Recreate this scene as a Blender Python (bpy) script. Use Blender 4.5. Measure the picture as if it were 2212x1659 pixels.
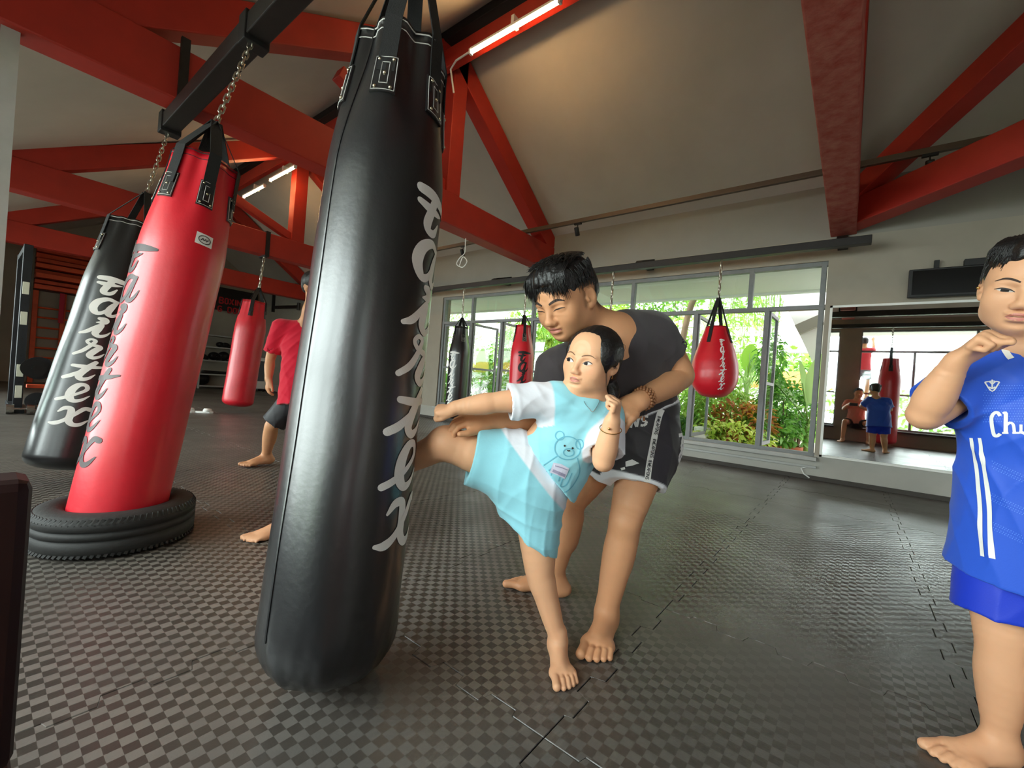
import bpy, bmesh, math, random
import numpy as np
from mathutils import Vector, Matrix
from mathutils.bvhtree import BVHTree

for o in list(bpy.data.objects): bpy.data.objects.remove(o)
scn = bpy.context.scene
COL = scn.collection

# ------------------------------------------------------------------ camera
W, H, F = 2212, 1659, 932.4
CAMH = 0.9
def cam_rot(yaw, pitch, roll):
    cy, sy, cp, sp = math.cos(yaw), math.sin(yaw), math.cos(pitch), math.sin(pitch)
    fwd = np.array([-sy*cp, cy*cp, sp]); right = np.array([cy, sy, 0.0]); down = np.cross(fwd, right)
    cr, sr = math.cos(roll), math.sin(roll)
    return np.array([cr*right+sr*down, -sr*right+cr*down, fwd])
RC = cam_rot(.66885, -.0011, -.07391)
CP = np.array([0.0, 0.0, CAMH])
cam = bpy.data.objects.new('camera', bpy.data.cameras.new('camera')); COL.objects.link(cam)
cam.data.sensor_width = 36.0; cam.data.lens = F/W*36.0; cam.data.clip_start = 0.02; cam.data.clip_end = 200
m = Matrix.Identity(4)
for i in range(3):
    m[i][0] = RC[0][i]; m[i][1] = -RC[1][i]; m[i][2] = -RC[2][i]; m[i][3] = CP[i]
cam.matrix_world = m
scn.camera = cam
def ray(p): return RC.T @ np.array([(p[0]-W/2)/F, (p[1]-H/2)/F, 1.0])
def at(px, py, depth): return CP + ray((px, py))*depth            # a pixel at a chosen distance
def on(px, py, ax, v):                                             # a pixel on the plane axis=v
    r = ray((px, py)); return CP + r*((v-CP[ax])/r[ax])
def proj(P):
    c = RC @ (np.array(P)-CP); return np.array([W/2+F*c[0]/c[2], H/2+F*c[1]/c[2], c[2]])

# ------------------------------------------------------------------ sky, daylight, exposure
YW, YO, XE, XR = 6.45, -0.60, -17.0, 5.5          # window wall, opposite wall, end wall, right end
wd = bpy.data.worlds.new('sky'); scn.world = wd; wd.use_nodes = True
nt = wd.node_tree; nt.nodes.clear()
wo = nt.nodes.new('ShaderNodeOutputWorld'); bg = nt.nodes.new('ShaderNodeBackground')
bg.inputs[0].default_value = (0.97, 0.98, 1.0, 1); bg.inputs[1].default_value = 2.6
nt.links.new(bg.outputs[0], wo.inputs[0])
def area(name, loc, rot, sx, sy, power, col=(1, 1, 1)):
    l = bpy.data.lights.new(name, 'AREA'); l.shape = 'RECTANGLE'; l.size = sx; l.size_y = sy; l.energy = power; l.color = col
    o = bpy.data.objects.new(name, l); COL.objects.link(o); o.location = loc; o.rotation_euler = rot
    return o
sl = bpy.data.lights.new('hazy_sun', 'SUN'); sl.energy = 8.0; sl.angle = math.radians(70); sl.color = (.95, .98, 1.0)
so = bpy.data.objects.new('hazy_sun', sl); COL.objects.link(so)
so.rotation_euler = Vector((.42, .90, -.44)).to_track_quat('-Z', 'Y').to_euler()
vs = scn.view_settings
vs.view_transform = 'Standard'; vs.look = 'None'; vs.gamma = 1.0; vs.use_curve_mapping = False; vs.exposure = 0.8
scn.cycles.max_bounces = 10; scn.cycles.diffuse_bounces = 5; scn.cycles.glossy_bounces = 5; scn.cycles.transparent_max_bounces = 16

# ------------------------------------------------------------------ materials
def lin(c):
    c = c/255.0
    return c/12.92 if c <= .04045 else ((c+.055)/1.055)**2.4
def rgb(r, g, b): return (lin(r), lin(g), lin(b), 1.0)
MATS = {}
def mat(name, col, rough=.6, metal=0.0, spec=.5, var=0.0, vscale=6.0, bump=0.0, bscale=40.0, coat=0.0, trans=0.0, emit=None, estr=0.0, sheen=0.0, col2=None, sss=0.0, detail=4.0):
    if name in MATS: return MATS[name]
    M = bpy.data.materials.new(name); M.use_nodes = True; n = M.node_tree; b = n.nodes['Principled BSDF']
    b.inputs['Base Color'].default_value = col; b.inputs['Roughness'].default_value = rough
    b.inputs['Metallic'].default_value = metal; b.inputs['Specular IOR Level'].default_value = spec
    b.inputs['Coat Weight'].default_value = coat; b.inputs['Coat Roughness'].default_value = .22
    b.inputs['Sheen Weight'].default_value = sheen
    if trans: b.inputs['Transmission Weight'].default_value = trans
    if sss:
        b.inputs['Subsurface Weight'].default_value = sss; b.inputs['Subsurface Radius'].default_value = (.012, .005, .003); b.inputs['Subsurface Scale'].default_value = 1.0
    if emit: b.inputs['Emission Color'].default_value = emit; b.inputs['Emission Strength'].default_value = estr
    tc = n.nodes.new('ShaderNodeTexCoord')
    if var or col2:
        t = n.nodes.new('ShaderNodeTexNoise'); t.inputs['Scale'].default_value = vscale; t.inputs['Detail'].default_value = detail; t.inputs['Roughness'].default_value = .6
        n.links.new(tc.outputs['Object'], t.inputs['Vector'])
        r = n.nodes.new('ShaderNodeValToRGB'); r.color_ramp.elements[0].position = .32; r.color_ramp.elements[1].position = .68
        c2 = col2 or tuple(max(0, x*(1-var)) for x in col[:3])+(1,)
        c1 = col if col2 else tuple(min(1, x*(1+var)) for x in col[:3])+(1,)
        r.color_ramp.elements[0].color = c2; r.color_ramp.elements[1].color = c1
        n.links.new(t.outputs['Fac'], r.inputs['Fac']); n.links.new(r.outputs['Color'], b.inputs['Base Color'])
    if bump:
        t2 = n.nodes.new('ShaderNodeTexNoise'); t2.inputs['Scale'].default_value = bscale; t2.inputs['Detail'].default_value = 5
        n.links.new(tc.outputs['Object'], t2.inputs['Vector'])
        bp = n.nodes.new('ShaderNodeBump'); bp.inputs['Strength'].default_value = bump; bp.inputs['Distance'].default_value = .01
        n.links.new(t2.outputs['Fac'], bp.inputs['Height']); n.links.new(bp.outputs['Normal'], b.inputs['Normal'])
    MATS[name] = M
    return M

# ------------------------------------------------------------------ object helpers (geometry is given in world metres)
OFF = {}
def tag(o, label=None, cat=None, group=None, kind=None):
    if label: o['label'] = label
    if cat: o['category'] = cat
    if group: o['group'] = group
    if kind: o['kind'] = kind
    return o
def thing(name, label, cat, loc, group=None, kind=None):
    o = bpy.data.objects.new(name, None); COL.objects.link(o); o.empty_display_size = .05
    o.location = loc; OFF[o.name] = np.array(loc, float)
    return tag(o, label, cat, group, kind)
def link(name, me, material, parent=None, smooth=False, loc=None):
    """mesh given in world coordinates -> object whose origin is its parent's (or loc)"""
    off = OFF[parent.name] if parent is not None else np.array(loc if loc is not None else (0, 0, 0), float)
    if len(me.vertices):
        co = np.empty(len(me.vertices)*3, 'f'); me.vertices.foreach_get('co', co)
        co = (co.reshape(-1, 3)-off).astype('f'); me.vertices.foreach_set('co', co.ravel())
    o = bpy.data.objects.new(name, me); COL.objects.link(o)
    if parent is not None: o.parent = parent
    else: o.location = off
    OFF[o.name] = off
    if material is not None and not me.materials:
        for mm in (material if isinstance(material, (list, tuple)) else [material]): me.materials.append(mm)
    if smooth: me.polygons.foreach_set('use_smooth', [True]*len(me.polygons))
    me.update()
    return o
def mesh(v, f):
    me = bpy.data.meshes.new('m'); me.from_pydata([tuple(map(float, p)) for p in v], [], [tuple(q) for q in f]); me.update(); return me
def base_loc(me):
    co = np.array([v.co[:] for v in me.vertices]); lo, hi = co.min(0), co.max(0)
    return ((lo[0]+hi[0])/2, (lo[1]+hi[1])/2, lo[2])
def single(name, me, material, label, cat, group=None, kind=None, smooth=False):
    o = link(name, me, material, None, smooth, base_loc(me)); return tag(o, label, cat, group, kind)
class MB:
    """collects shapes into one mesh"""
    def __init__(s): s.v = []; s.f = []
    def add(s, v, f):
        n = len(s.v); s.v += [tuple(map(float, p)) for p in v]; s.f += [tuple(i+n for i in q) for q in f]; return s
    def box(s, c, d, rot=None, bev=0.0):
        hx, hy, hz = d[0]/2, d[1]/2, d[2]/2
        if bev <= 0:
            v = [(x, y, z) for x in (-hx, hx) for y in (-hy, hy) for z in (-hz, hz)]
            f = [(0, 1, 3, 2), (4, 6, 7, 5), (0, 4, 5, 1), (2, 3, 7, 6), (0, 2, 6, 4), (1, 5, 7, 3)]
        else:
            bm = bmesh.new(); bmesh.ops.create_cube(bm, size=1.0)
            for q in bm.verts: q.co = Vector((q.co.x*d[0], q.co.y*d[1], q.co.z*d[2]))
            bmesh.ops.bevel(bm, geom=bm.edges[:], offset=min(bev, .49*min(d)), segments=2, profile=.5, affect='EDGES')
            v = [tuple(q.co) for q in bm.verts]; bm.verts.index_update(); f = [tuple(q.index for q in fc.verts) for fc in bm.faces]; bm.free()
        if rot is not None: v = [tuple(rot @ Vector(p)) for p in v]
        return s.add([(p[0]+c[0], p[1]+c[1], p[2]+c[2]) for p in v], f)
    def bbox(s, a, b, bev=0.0):
        return s.box([(a[i]+b[i])/2 for i in range(3)], [abs(b[i]-a[i]) for i in range(3)], None, bev)
    def beam(s, a, b, w, h, up=(0, 0, 1), bev=0.0):
        a, b = Vector(a), Vector(b); d = b-a; L = d.length; x = d.normalized(); u = Vector(up)
        y = u.cross(x)
        if y.length < 1e-4: y = Vector((0, 1, 0)).cross(x)
        y.normalize(); z = x.cross(y)
        R = Matrix((x, y, z)).transposed()
        return s.box((a+b)/2, (L, w, h), R, bev)
    def tube(s, pts, r, n=8, cap=True, closed=False):
        pts = [np.array(p, float) for p in pts]; k = len(pts)
        rs = list(r) if isinstance(r, (list, tuple, np.ndarray)) else [r]*k
        T = []
        for i in range(k):
            if closed: t = pts[(i+1) % k]-pts[i-1]
            else: t = pts[min(i+1, k-1)]-pts[max(i-1, 0)]
            T.append(t/(np.linalg.norm(t)+1e-12))
        u = np.cross(T[0], [0, 0, 1.]);
        if np.linalg.norm(u) < .1: u = np.cross(T[0], [1., 0, 0])
        u /= np.linalg.norm(u); v = []; f = []
        for i in range(k):
            u = u-T[i]*np.dot(u, T[i]); u /= (np.linalg.norm(u)+1e-12); w = np.cross(T[i], u)
            for j in range(n):
                a = 2*math.pi*j/n; v.append(pts[i]+rs[i]*(math.cos(a)*u+math.sin(a)*w))
        for i in range(k if closed else k-1):
            for j in range(n):
                q = (i+1) % k
                f.append((i*n+j, i*n+(j+1) % n, q*n+(j+1) % n, q*n+j))
        if cap and not closed:
            f.append(tuple(range(n-1, -1, -1))); f.append(tuple((k-1)*n+j for j in range(n)))
        return s.add(v, f)
    def lathe(s, prof, o=(0, 0, 0), n=24, rot=None):
        """profile of (radius, height)"""
        v = []; f = []; k = len(prof)
        for (r, z) in prof:
            for j in range(n):
                a = 2*math.pi*j/n; p = Vector((r*math.cos(a), r*math.sin(a), z))
                if rot is not None: p = rot @ p
                v.append((p[0]+o[0], p[1]+o[1], p[2]+o[2]))
        for i in range(k-1):
            for j in range(n): f.append((i*n+j, i*n+(j+1) % n, (i+1)*n+(j+1) % n, (i+1)*n+j))
        f.append(tuple(range(n-1, -1, -1))); f.append(tuple((k-1)*n+j for j in range(n)))
        return s.add(v, f)
    def ball(s, c, r, n=10, m=7, sc=(1, 1, 1)):
        v = []; f = []
        for i in range(m+1):
            p = math.pi*i/m
            for j in range(n):
                a = 2*math.pi*j/n; v.append((c[0]+r*sc[0]*math.sin(p)*math.cos(a), c[1]+r*sc[1]*math.sin(p)*math.sin(a), c[2]+r*sc[2]*math.cos(p)))
        for i in range(m):
            for j in range(n): f.append((i*n+j, (i+1)*n+j, (i+1)*n+(j+1) % n, i*n+(j+1) % n))
        return s.add(v, f)
    def mesh(s): return mesh(s.v, s.f)
    def build(s, name, material, parent=None, smooth=False): return link(name, s.mesh(), material, parent, smooth)
    def single(s, name, material, label, cat, group=None, smooth=False): return single(name, s.mesh(), material, label, cat, group, None, smooth)
def struct(name, mb, material, smooth=False):
    me = mb.mesh(); o = link(name, me, material, None, smooth, base_loc(me)); o['kind'] = 'structure'; return o
def crom(P, per=6):
    """Catmull-Rom through points of any dimension"""
    P = [np.array(p, float) for p in P]; P = [2*P[0]-P[1]]+P+[2*P[-1]-P[-2]]; out = []
    for i in range(1, len(P)-2):
        for t in np.linspace(0, 1, per, endpoint=False):
            a, b, c, d = P[i-1], P[i], P[i+1], P[i+2]
            out.append(.5*((2*b)+(-a+c)*t+(2*a-5*b+4*c-d)*t*t+(-a+3*b-3*c+d)*t**3))
    out.append(P[-2]); return out
def copy_tree(o, parent=None, loc=None, off=None):
    c = o.copy(); COL.objects.link(c); c.parent = parent
    if loc is not None: c.location = loc
    for ch in o.children: copy_tree(ch, c)
    return c
def unit(v): v = np.array(v, float); return v/np.linalg.norm(v)
# ================================================================== THE ROOM
m_ceil = mat('ceiling_grey', rgb(186, 178, 168), .9, var=.05, vscale=1.5, bump=.05, bscale=120)
m_upper = mat('upper_wall_grey', rgb(146, 142, 134), .9, var=.05, vscale=1.5)
m_wall = mat('wall_beige', rgb(158, 150, 136), .85, var=.06, vscale=2.0, bump=.06, bscale=80)
m_lowall = mat('lower_wall_grey', rgb(168, 166, 158), .8, var=.06, vscale=3)
m_red = mat('beam_red', rgb(164, 38, 24), .55, var=.10, vscale=3.0, bump=.04, bscale=60)
m_redpl = mat('beam_red_plaster', rgb(158, 56, 44), .8, col2=rgb(182, 104, 90), vscale=9, bump=.35, bscale=28)
m_frame = mat('window_frame_grey', rgb(122, 124, 124), .5, var=.08, vscale=12)
m_black = mat('black_steel', rgb(40, 37, 36), .45, metal=.3, var=.15, vscale=20)
m_blackp = mat('black_paint', rgb(22, 21, 22), .5)
m_sill = mat('sill_grey', rgb(170, 170, 166), .6, var=.05, vscale=8)
m_white = mat('white_paint', rgb(235, 235, 230), .6)
m_base = mat('skirting_dark', rgb(60, 55, 50), .7)
m_glass = None
def glass():
    M = bpy.data.materials.new('window_glass'); M.use_nodes = True; n = M.node_tree; n.nodes.clear()
    o = n.nodes.new('ShaderNodeOutputMaterial'); mx = n.nodes.new('ShaderNodeMixShader'); tr = n.nodes.new('ShaderNodeBsdfTransparent'); gl = n.nodes.new('ShaderNodeBsdfGlossy')
    tr.inputs[0].default_value = (.90, .95, .93, 1); gl.inputs[0].default_value = (1, 1, 1, 1); gl.inputs[1].default_value = .03
    mx.inputs[0].default_value = .08
    n.links.new(tr.outputs[0], mx.inputs[1]); n.links.new(gl.outputs[0], mx.inputs[2]); n.links.new(mx.outputs[0], o.inputs[0])
    return M
m_glass = glass()

# ---- floor: slab and interlocking foam mats
MS = 0.912; X0 = -0.57; Y0 = 0.96
def mat_floor_material():
    M = bpy.data.materials.new('foam_mat'); M.use_nodes = True; n = M.node_tree; b = n.nodes['Principled BSDF']; L = n.links
    uv = n.nodes.new('ShaderNodeUVMap'); uv.uv_map = 'uv'
    ck = n.nodes.new('ShaderNodeTexChecker'); ck.inputs['Scale'].default_value = 30.0; ck.inputs[1].default_value = (1, 1, 1, 1); ck.inputs[2].default_value = (0, 0, 0, 1)
    L.new(uv.outputs[0], ck.inputs['Vector'])
    tc = n.nodes.new('ShaderNodeTexCoord'); geo = n.nodes.new('ShaderNodeNewGeometry')
    nz = n.nodes.new('ShaderNodeTexNoise'); nz.inputs['Scale'].default_value = 1.1; nz.inputs['Detail'].default_value = 5; nz.inputs['Roughness'].default_value = .65
    L.new(geo.outputs['Position'], nz.inputs['Vector'])
    wear = n.nodes.new('ShaderNodeMapRange'); wear.inputs[1].default_value = .35; wear.inputs[2].default_value = .65
    L.new(nz.outputs['Fac'], wear.inputs[0])
    sx = n.nodes.new('ShaderNodeSeparateXYZ'); L.new(geo.outputs['Position'], sx.inputs[0])
    gx = n.nodes.new('ShaderNodeMapRange'); gx.inputs[1].default_value = -1.7; gx.inputs[2].default_value = -.5; gx.inputs[3].default_value = -.15; gx.inputs[4].default_value = .45; L.new(sx.outputs[0], gx.inputs[0])
    wear_glare = n.nodes.new('ShaderNodeMath'); wear_glare.operation = 'ADD'; wear_glare.use_clamp = True; L.new(wear.outputs[0], wear_glare.inputs[0]); L.new(gx.outputs[0], wear_glare.inputs[1])
    # dust smears
    n2 = n.nodes.new('ShaderNodeTexNoise'); n2.inputs['Scale'].default_value = 3.2; n2.inputs['Detail'].default_value = 8; n2.inputs['Roughness'].default_value = .72; n2.inputs['Distortion'].default_value = .6
    mp = n.nodes.new('ShaderNodeMapping'); mp.inputs['Rotation'].default_value = (0, 0, .6); mp.inputs['Scale'].default_value = (1, .45, 1)
    L.new(geo.outputs['Position'], mp.inputs['Vector']); L.new(mp.outputs[0], n2.inputs['Vector'])
    dr = n.nodes.new('ShaderNodeMapRange'); dr.inputs[1].default_value = .60; dr.inputs[2].default_value = .80; dr.inputs[3].default_value = 0; dr.inputs[4].default_value = .45
    L.new(n2.outputs['Fac'], dr.inputs[0])
    cA = n.nodes.new('ShaderNodeMixRGB'); cA.inputs[1].default_value = rgb(58, 54, 50); cA.inputs[2].default_value = rgb(118, 112, 105)  # light and dark cells: window glare on the ribs painted into the colour
    L.new(ck.outputs['Color'], cA.inputs[0])
    cB = n.nodes.new('ShaderNodeMixRGB'); cB.inputs[2].default_value = rgb(76, 70, 65); L.new(cA.outputs[0], cB.inputs[1])
    wm = n.nodes.new('ShaderNodeMath'); wm.operation = 'MULTIPLY'; wm.inputs[1].default_value = .85; L.new(wear_glare.outputs[0], wm.inputs[0]); L.new(wm.outputs[0], cB.inputs[0])
    cC = n.nodes.new('ShaderNodeMixRGB'); cC.inputs[2].default_value = rgb(150, 142, 130); L.new(cB.outputs[0], cC.inputs[1]); L.new(dr.outputs[0], cC.inputs[0])
    L.new(cC.outputs[0], b.inputs['Base Color'])
    # ribbed cells: gloss stretched along or across by turns
    tg = n.nodes.new('ShaderNodeTangent'); tg.direction_type = 'UV_MAP'; tg.uv_map = 'uv'; L.new(tg.outputs[0], b.inputs['Tangent'])
    rr = n.nodes.new('ShaderNodeMath'); rr.operation = 'MULTIPLY'; rr.inputs[1].default_value = .25; L.new(ck.outputs['Fac'], rr.inputs[0])
    b.inputs['Anisotropic'].default_value = .75; L.new(rr.outputs[0], b.inputs['Anisotropic Rotation'])
    ro = n.nodes.new('ShaderNodeMapRange'); ro.inputs[3].default_value = .36; ro.inputs[4].default_value = .50; L.new(wear.outputs[0], ro.inputs[0]); L.new(ro.outputs[0], b.inputs['Roughness'])
    b.inputs['Specular IOR Level'].default_value = .8
    wv = n.nodes.new('ShaderNodeTexNoise'); wv.inputs['Scale'].default_value = 160; L.new(geo.outputs['Position'], wv.inputs['Vector'])
    ad = n.nodes.new('ShaderNodeMath'); ad.operation = 'ADD'; L.new(ck.outputs['Fac'], ad.inputs[0]); L.new(wv.outputs['Fac'], ad.inputs[1])
    bp = n.nodes.new('ShaderNodeBump'); bp.inputs['Strength'].default_value = .12; bp.inputs['Distance'].default_value = .003
    L.new(ad.outputs[0], bp.inputs['Height']); L.new(bp.outputs[0], b.inputs['Normal'])
    return M
m_mat = mat_floor_material()
fl = struct('floor', MB().bbox((XE-.3, YO-.3, -.12), (XR+.3, YW+.2, -.022)), mat('floor_screed', rgb(60, 58, 55), .9))
def mat_mesh():
    n = 9; t = .022; s = MS/n
    side = [(0.0, 0.0), (s, 0.0)]
    for i in range(1, n-1):
        d = t if i % 2 else -t
        side += [(i*s+.06*s, d), ((i+1)*s-.06*s, d)]
    side += [(MS-s, 0.0)]; full = side+[(MS, 0.0)]
    P = side+[(MS+y, x) for x, y in side]+[(x, MS+y) for x, y in reversed(full[1:])]+[(y, x) for x, y in reversed(full[1:])]
    g = .0012
    c = MS/2
    P = [(c+(x-c)*(1-2*g/MS*1.0), c+(y-c)*(1-2*g/MS*1.0)) for x, y in P]
    k = len(P); e = .002
    v = [(c+(x-c)*.9965, c+(y-c)*.9965, 0.0) for x, y in P]+[(x, y, -e) for x, y in P]+[(x, y, -.02) for x, y in P]
    f = [tuple(range(k))]
    for r in range(2):
        for i in range(k): f.append((r*k+i, (r+1)*k+i, (r+1)*k+(i+1) % k, r*k+(i+1) % k))
    me = mesh(v, f); u = me.uv_layers.new(name='uv')
    for l in me.loops:
        co = me.vertices[l.vertex_index].co; u.data[l.index].uv = (co.x/MS, co.y/MS)
    me.materials.append(m_mat); return me
MM = mat_mesh(); rnd = random.Random(4)
i0, i1 = int(math.floor((XE-X0)/MS)), int(math.ceil((XR-X0)/MS)); j0, j1 = int(math.floor((YO-Y0)/MS)), int(math.ceil((YW-Y0)/MS))
for i in range(i0, i1):
    for j in range(j0, j1):
        o = bpy.data.objects.new('foam_mat', MM); COL.objects.link(o); o.parent = fl
        o.location = Vector((X0+i*MS, Y0+j*MS, rnd.uniform(-.0008, .0))) - fl.location

# ---- walls
wb = MB()                                           # window wall: below, above and beside the window
wx0, wx1, wz0, wz1 = -7.2, -.33, .27, 2.68
T = .24
lowb = MB().bbox((wx0, YW, 0), (wx1, YW+T, wz0))
lowb.bbox((wx1, YW, 0), (XR, YW+T, .30)).bbox((XE, YW, 0), (wx0, YW+T, .27))
wb.bbox((wx0, YW, wz1), (wx1, YW+T, 2.95)).bbox((wx1, YW, .30), (XR, YW+T, 2.95)).bbox((XE, YW, .27), (wx0, YW+T, 2.95))
wback = struct('wall_back', wb, m_wall)
ob = lowb.build('lower_panel', m_lowall, wback)
MB().bbox((XE, YW+.001, 2.95), (XR, YW+T, 3.75)).build('upper_band', m_upper, wback)
struct('baseboard_back', MB().bbox((XE, YW-.012, 0), (XR, YW, .05)), m_base)
struct('wall_end', MB().bbox((XE-.2, YO, 0), (XE, YW+T, 5.7)), m_wall)
struct('wall_right', MB().bbox((XR, YO, 0), (XR+.2, YW+T, 5.7)), m_wall)
# ---- roof lining: two slopes meeting at a ridge
YR, ZR = 3.85, 5.48
def slope(y0, z0, y1, z1, t=.12):
    v = []
    for x in (XE-.3, XR+.3):
        v += [(x, y0, z0), (x, y1, z1), (x, y1, z1+t), (x, y0, z0+t)]
    return v, [(0, 1, 2, 3), (7, 6, 5, 4), (0, 4, 5, 1), (1, 5, 6, 2), (2, 6, 7, 3), (3, 7, 4, 0)]
cl = MB(); cl.add(*slope(YO-.3, 3.31+.555*(YO-.3), YR, ZR)); cl.add(*slope(YR, ZR, YW+.05, 3.57))
struct('ceiling', cl, m_ceil)
# ---- opposite wall with its windows (behind the camera, seen in the mirror)
wo_ = MB().bbox((XE, YO-.2, 0), (XR, YO, .34)).bbox((XE, YO-.2, 2.72), (XR, YO, 3.4))
for x in (-13.5, -9.05, -4.6, -.34, 4.0): wo_.bbox((x, YO-.2, .34), (x+.42, YO+.1, 2.72))
wo_.bbox((XE, YO-.2, .34), (-13.5, YO, 2.72))
struct('wall_front', wo_, mat('wall_brown_grey', rgb(150, 138, 122), .8, var=.06, vscale=3))
def win_frame(parent, x0, x1, y, z0, z1, posts, ztr, d=.07, w=.05):
    b = MB()
    b.bbox((x0, y-d/2, z0), (x1, y+d/2, z0+w), .004).bbox((x0, y-d/2, z1-w), (x1, y+d/2, z1), .004).bbox((x0, y-d/2, ztr-w/2), (x1, y+d/2, ztr+w/2), .004)
    b.build('window_frame', m_frame, parent)
    for (px_, za, zb) in posts: MB().bbox((px_-w/2, y-d/2-.002, za), (px_+w/2, y+d/2+.002, zb), .004).build('mullion', m_frame, parent)
n = 0
for a, c in ((-13.08, -9.05), (-8.63, -4.6), (-4.18, -.34), (.08, 4.0)):
    n += 1; o = thing('window_%d' % (n+1), None, None, (a, YO-.1, .34), kind='structure')
    k = 4; xs = [a+(c-a)*i/k for i in range(k+1)]
    win_frame(o, a, c, YO-.1, .34, 2.72, [(x, .34, 2.2) for x in xs]+[(x, 2.2, 2.72) for x in xs[::2]], 2.2)
    for i in range(k): MB().bbox((xs[i]+.03, YO-.103, .38), (xs[i+1]-.03, YO-.097, 2.17)).build('pane', m_glass, o); MB().bbox((xs[i]+.03, YO-.115, 1.16), (xs[i+1]-.03, YO-.085, 1.2)).build('glazing_bar', m_frame, o)
    for i in range(0, k, 2): MB().bbox((xs[i]+.03, YO-.103, 2.23), (xs[i+2]-.03, YO-.097, 2.68)).build('pane', m_glass, o)
    MB().bbox((a, YO-.02, .30), (c, YO+.12, .345), .005).build('window_sill', m_base, o)

# ---- the big garden window
wn = thing('window_1', None, None, ((wx0+wx1)/2, YW, wz0), kind='structure')
ztr = 2.12; yw = YW+.06
up = [-7.16, -6.31, -4.75, -2.82, -1.16, -.37]; lo = [-7.16, -6.31, -5.49, -4.75, -3.78, -2.82, -1.84, -.95, -.37]
win_frame(wn, wx0, wx1, yw, wz0, wz1, [(x, ztr, wz1) for x in up]+[(x, wz0, ztr) for x in lo], ztr, .08, .055)
for a, c in zip(up[:-1], up[1:]): MB().bbox((a+.03, yw-.003, ztr+.03), (c-.03, yw+.003, wz1-.05)).build('pane', m_glass, wn)
MB().bbox((wx0-.02, YW-.09, wz0-.035), (wx1+.03, YW+.06, wz0+.012), .006).build('window_sill', m_sill, wn)
MB().bbox((wx0, YW-.03, wz0-.13), (wx1+.03, YW, wz0-.10), .004).build('sill_rail', m_sill, wn)
def sash(xh, width, ang, zb=wz0+.06, zt=ztr-.03):
    """outward casement hinged at xh"""
    def P(u, dy, z): return (xh+u*math.cos(ang)-dy*math.sin(ang), yw+u*math.sin(ang)+dy*math.cos(ang), z)
    def bar(u0, u1, za, zb_, d=.035):
        v = [P(u, s*d/2, z) for u in (u0, u1) for s in (-1, 1) for z in (za, zb_)]
        return v, [(0, 1, 3, 2), (4, 6, 7, 5), (0, 4, 5, 1), (2, 3, 7, 6), (0, 2, 6, 4), (1, 5, 7, 3)]
    b = MB(); w = .045
    for q in (bar(0, w, zb, zt), bar(width-w, width, zb, zt), bar(w, width-w, zb, zb+w), bar(w, width-w, zt-w, zt), bar(w, width-w, 1.13, 1.17)): b.add(*q)
    s = b.build('window_sash', m_frame, wn)
    MB().add(*bar(w, width-w, zb+w, 1.13, .005)).build('pane', m_glass, s); MB().add(*bar(w, width-w, 1.17, zt-w, .005)).build('pane', m_glass, s)
R90 = math.radians(90)
for i, (a, c) in enumerate(zip(lo[:-1], lo[1:])):
    ang = {0: 0.0, 1: R90*.97, 2: R90*.98, 3: 0.0, 4: R90, 5: R90*.9, 6: R90, 7: R90*.97}[i]
    sash(a+.03, c-a-.06, ang)
# ---- trusses
def truss(x, yl=-.1, label=None, first=False):
    """bottom chord, two rafters, king post and struts at x (far face) .. x+.25"""
    c = x+.125; w = .25
    t = thing('roof_truss', label, 'truss', (c, 3.2, 2.96), 'red roof trusses across the hall')
    MB().bbox((x, yl, 2.96), (x+w, YW, 3.38), .012).build('bottom_chord', m_redpl if first else m_red, t)
    for (y0, z0, y1, z1) in ((yl, 3.13, YR-.05, 5.18), (YW, 3.40, YR+.05, 5.20)):
        MB().beam((c, y0, z0), (c, y1, z1), .22, .30, bev=.01).build('rafter', m_red, t)
    MB().bbox((c-.11, YR-.02, 3.38), (c+.11, YR+.22, 5.35), .01).build('king_post', m_red, t)
    for y1 in (2.3,):
        MB().beam((c, YR+.1+(-.1 if y1 < YR else .1), 3.45), (c, y1, 3.2+.555*y1*.0+ (4.05 if y1 < YR else 4.0)-3.2), .14, .14, bev=.008).build('strut', m_red, t)
    return t
truss(-.33, -.5, 'red roof truss right overhead, chord running above the boy in blue', True)
truss(-4.60, -.1, 'large red roof truss crossing behind the big black bag')
truss(-9.0, -.1, 'second red roof truss beyond the red bag, with orange-lit king post')
truss(-13.4, -.1, 'farthest red roof truss above the far red bag')
# diagonal brace meeting the window wall at the corner of the mirror
J = (-.2, YW-.16)
dg = thing('hip_brace', 'pair of red diagonal beams rising right above the television', 'beam', (J[0], J[1], 2.98))
MB().beam((J[0]+.05, J[1], 3.12), (J[0]+3.6, J[1]-3.6, 3.12), .22, .30, bev=.01).build('lower_beam', m_red, dg)
MB().beam((J[0]+.05, J[1]-.05, 3.30), (J[0]+2.7, J[1]-2.75, 5.02), .2, .22, bev=.01).build('upper_beam', m_red, dg)
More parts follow.
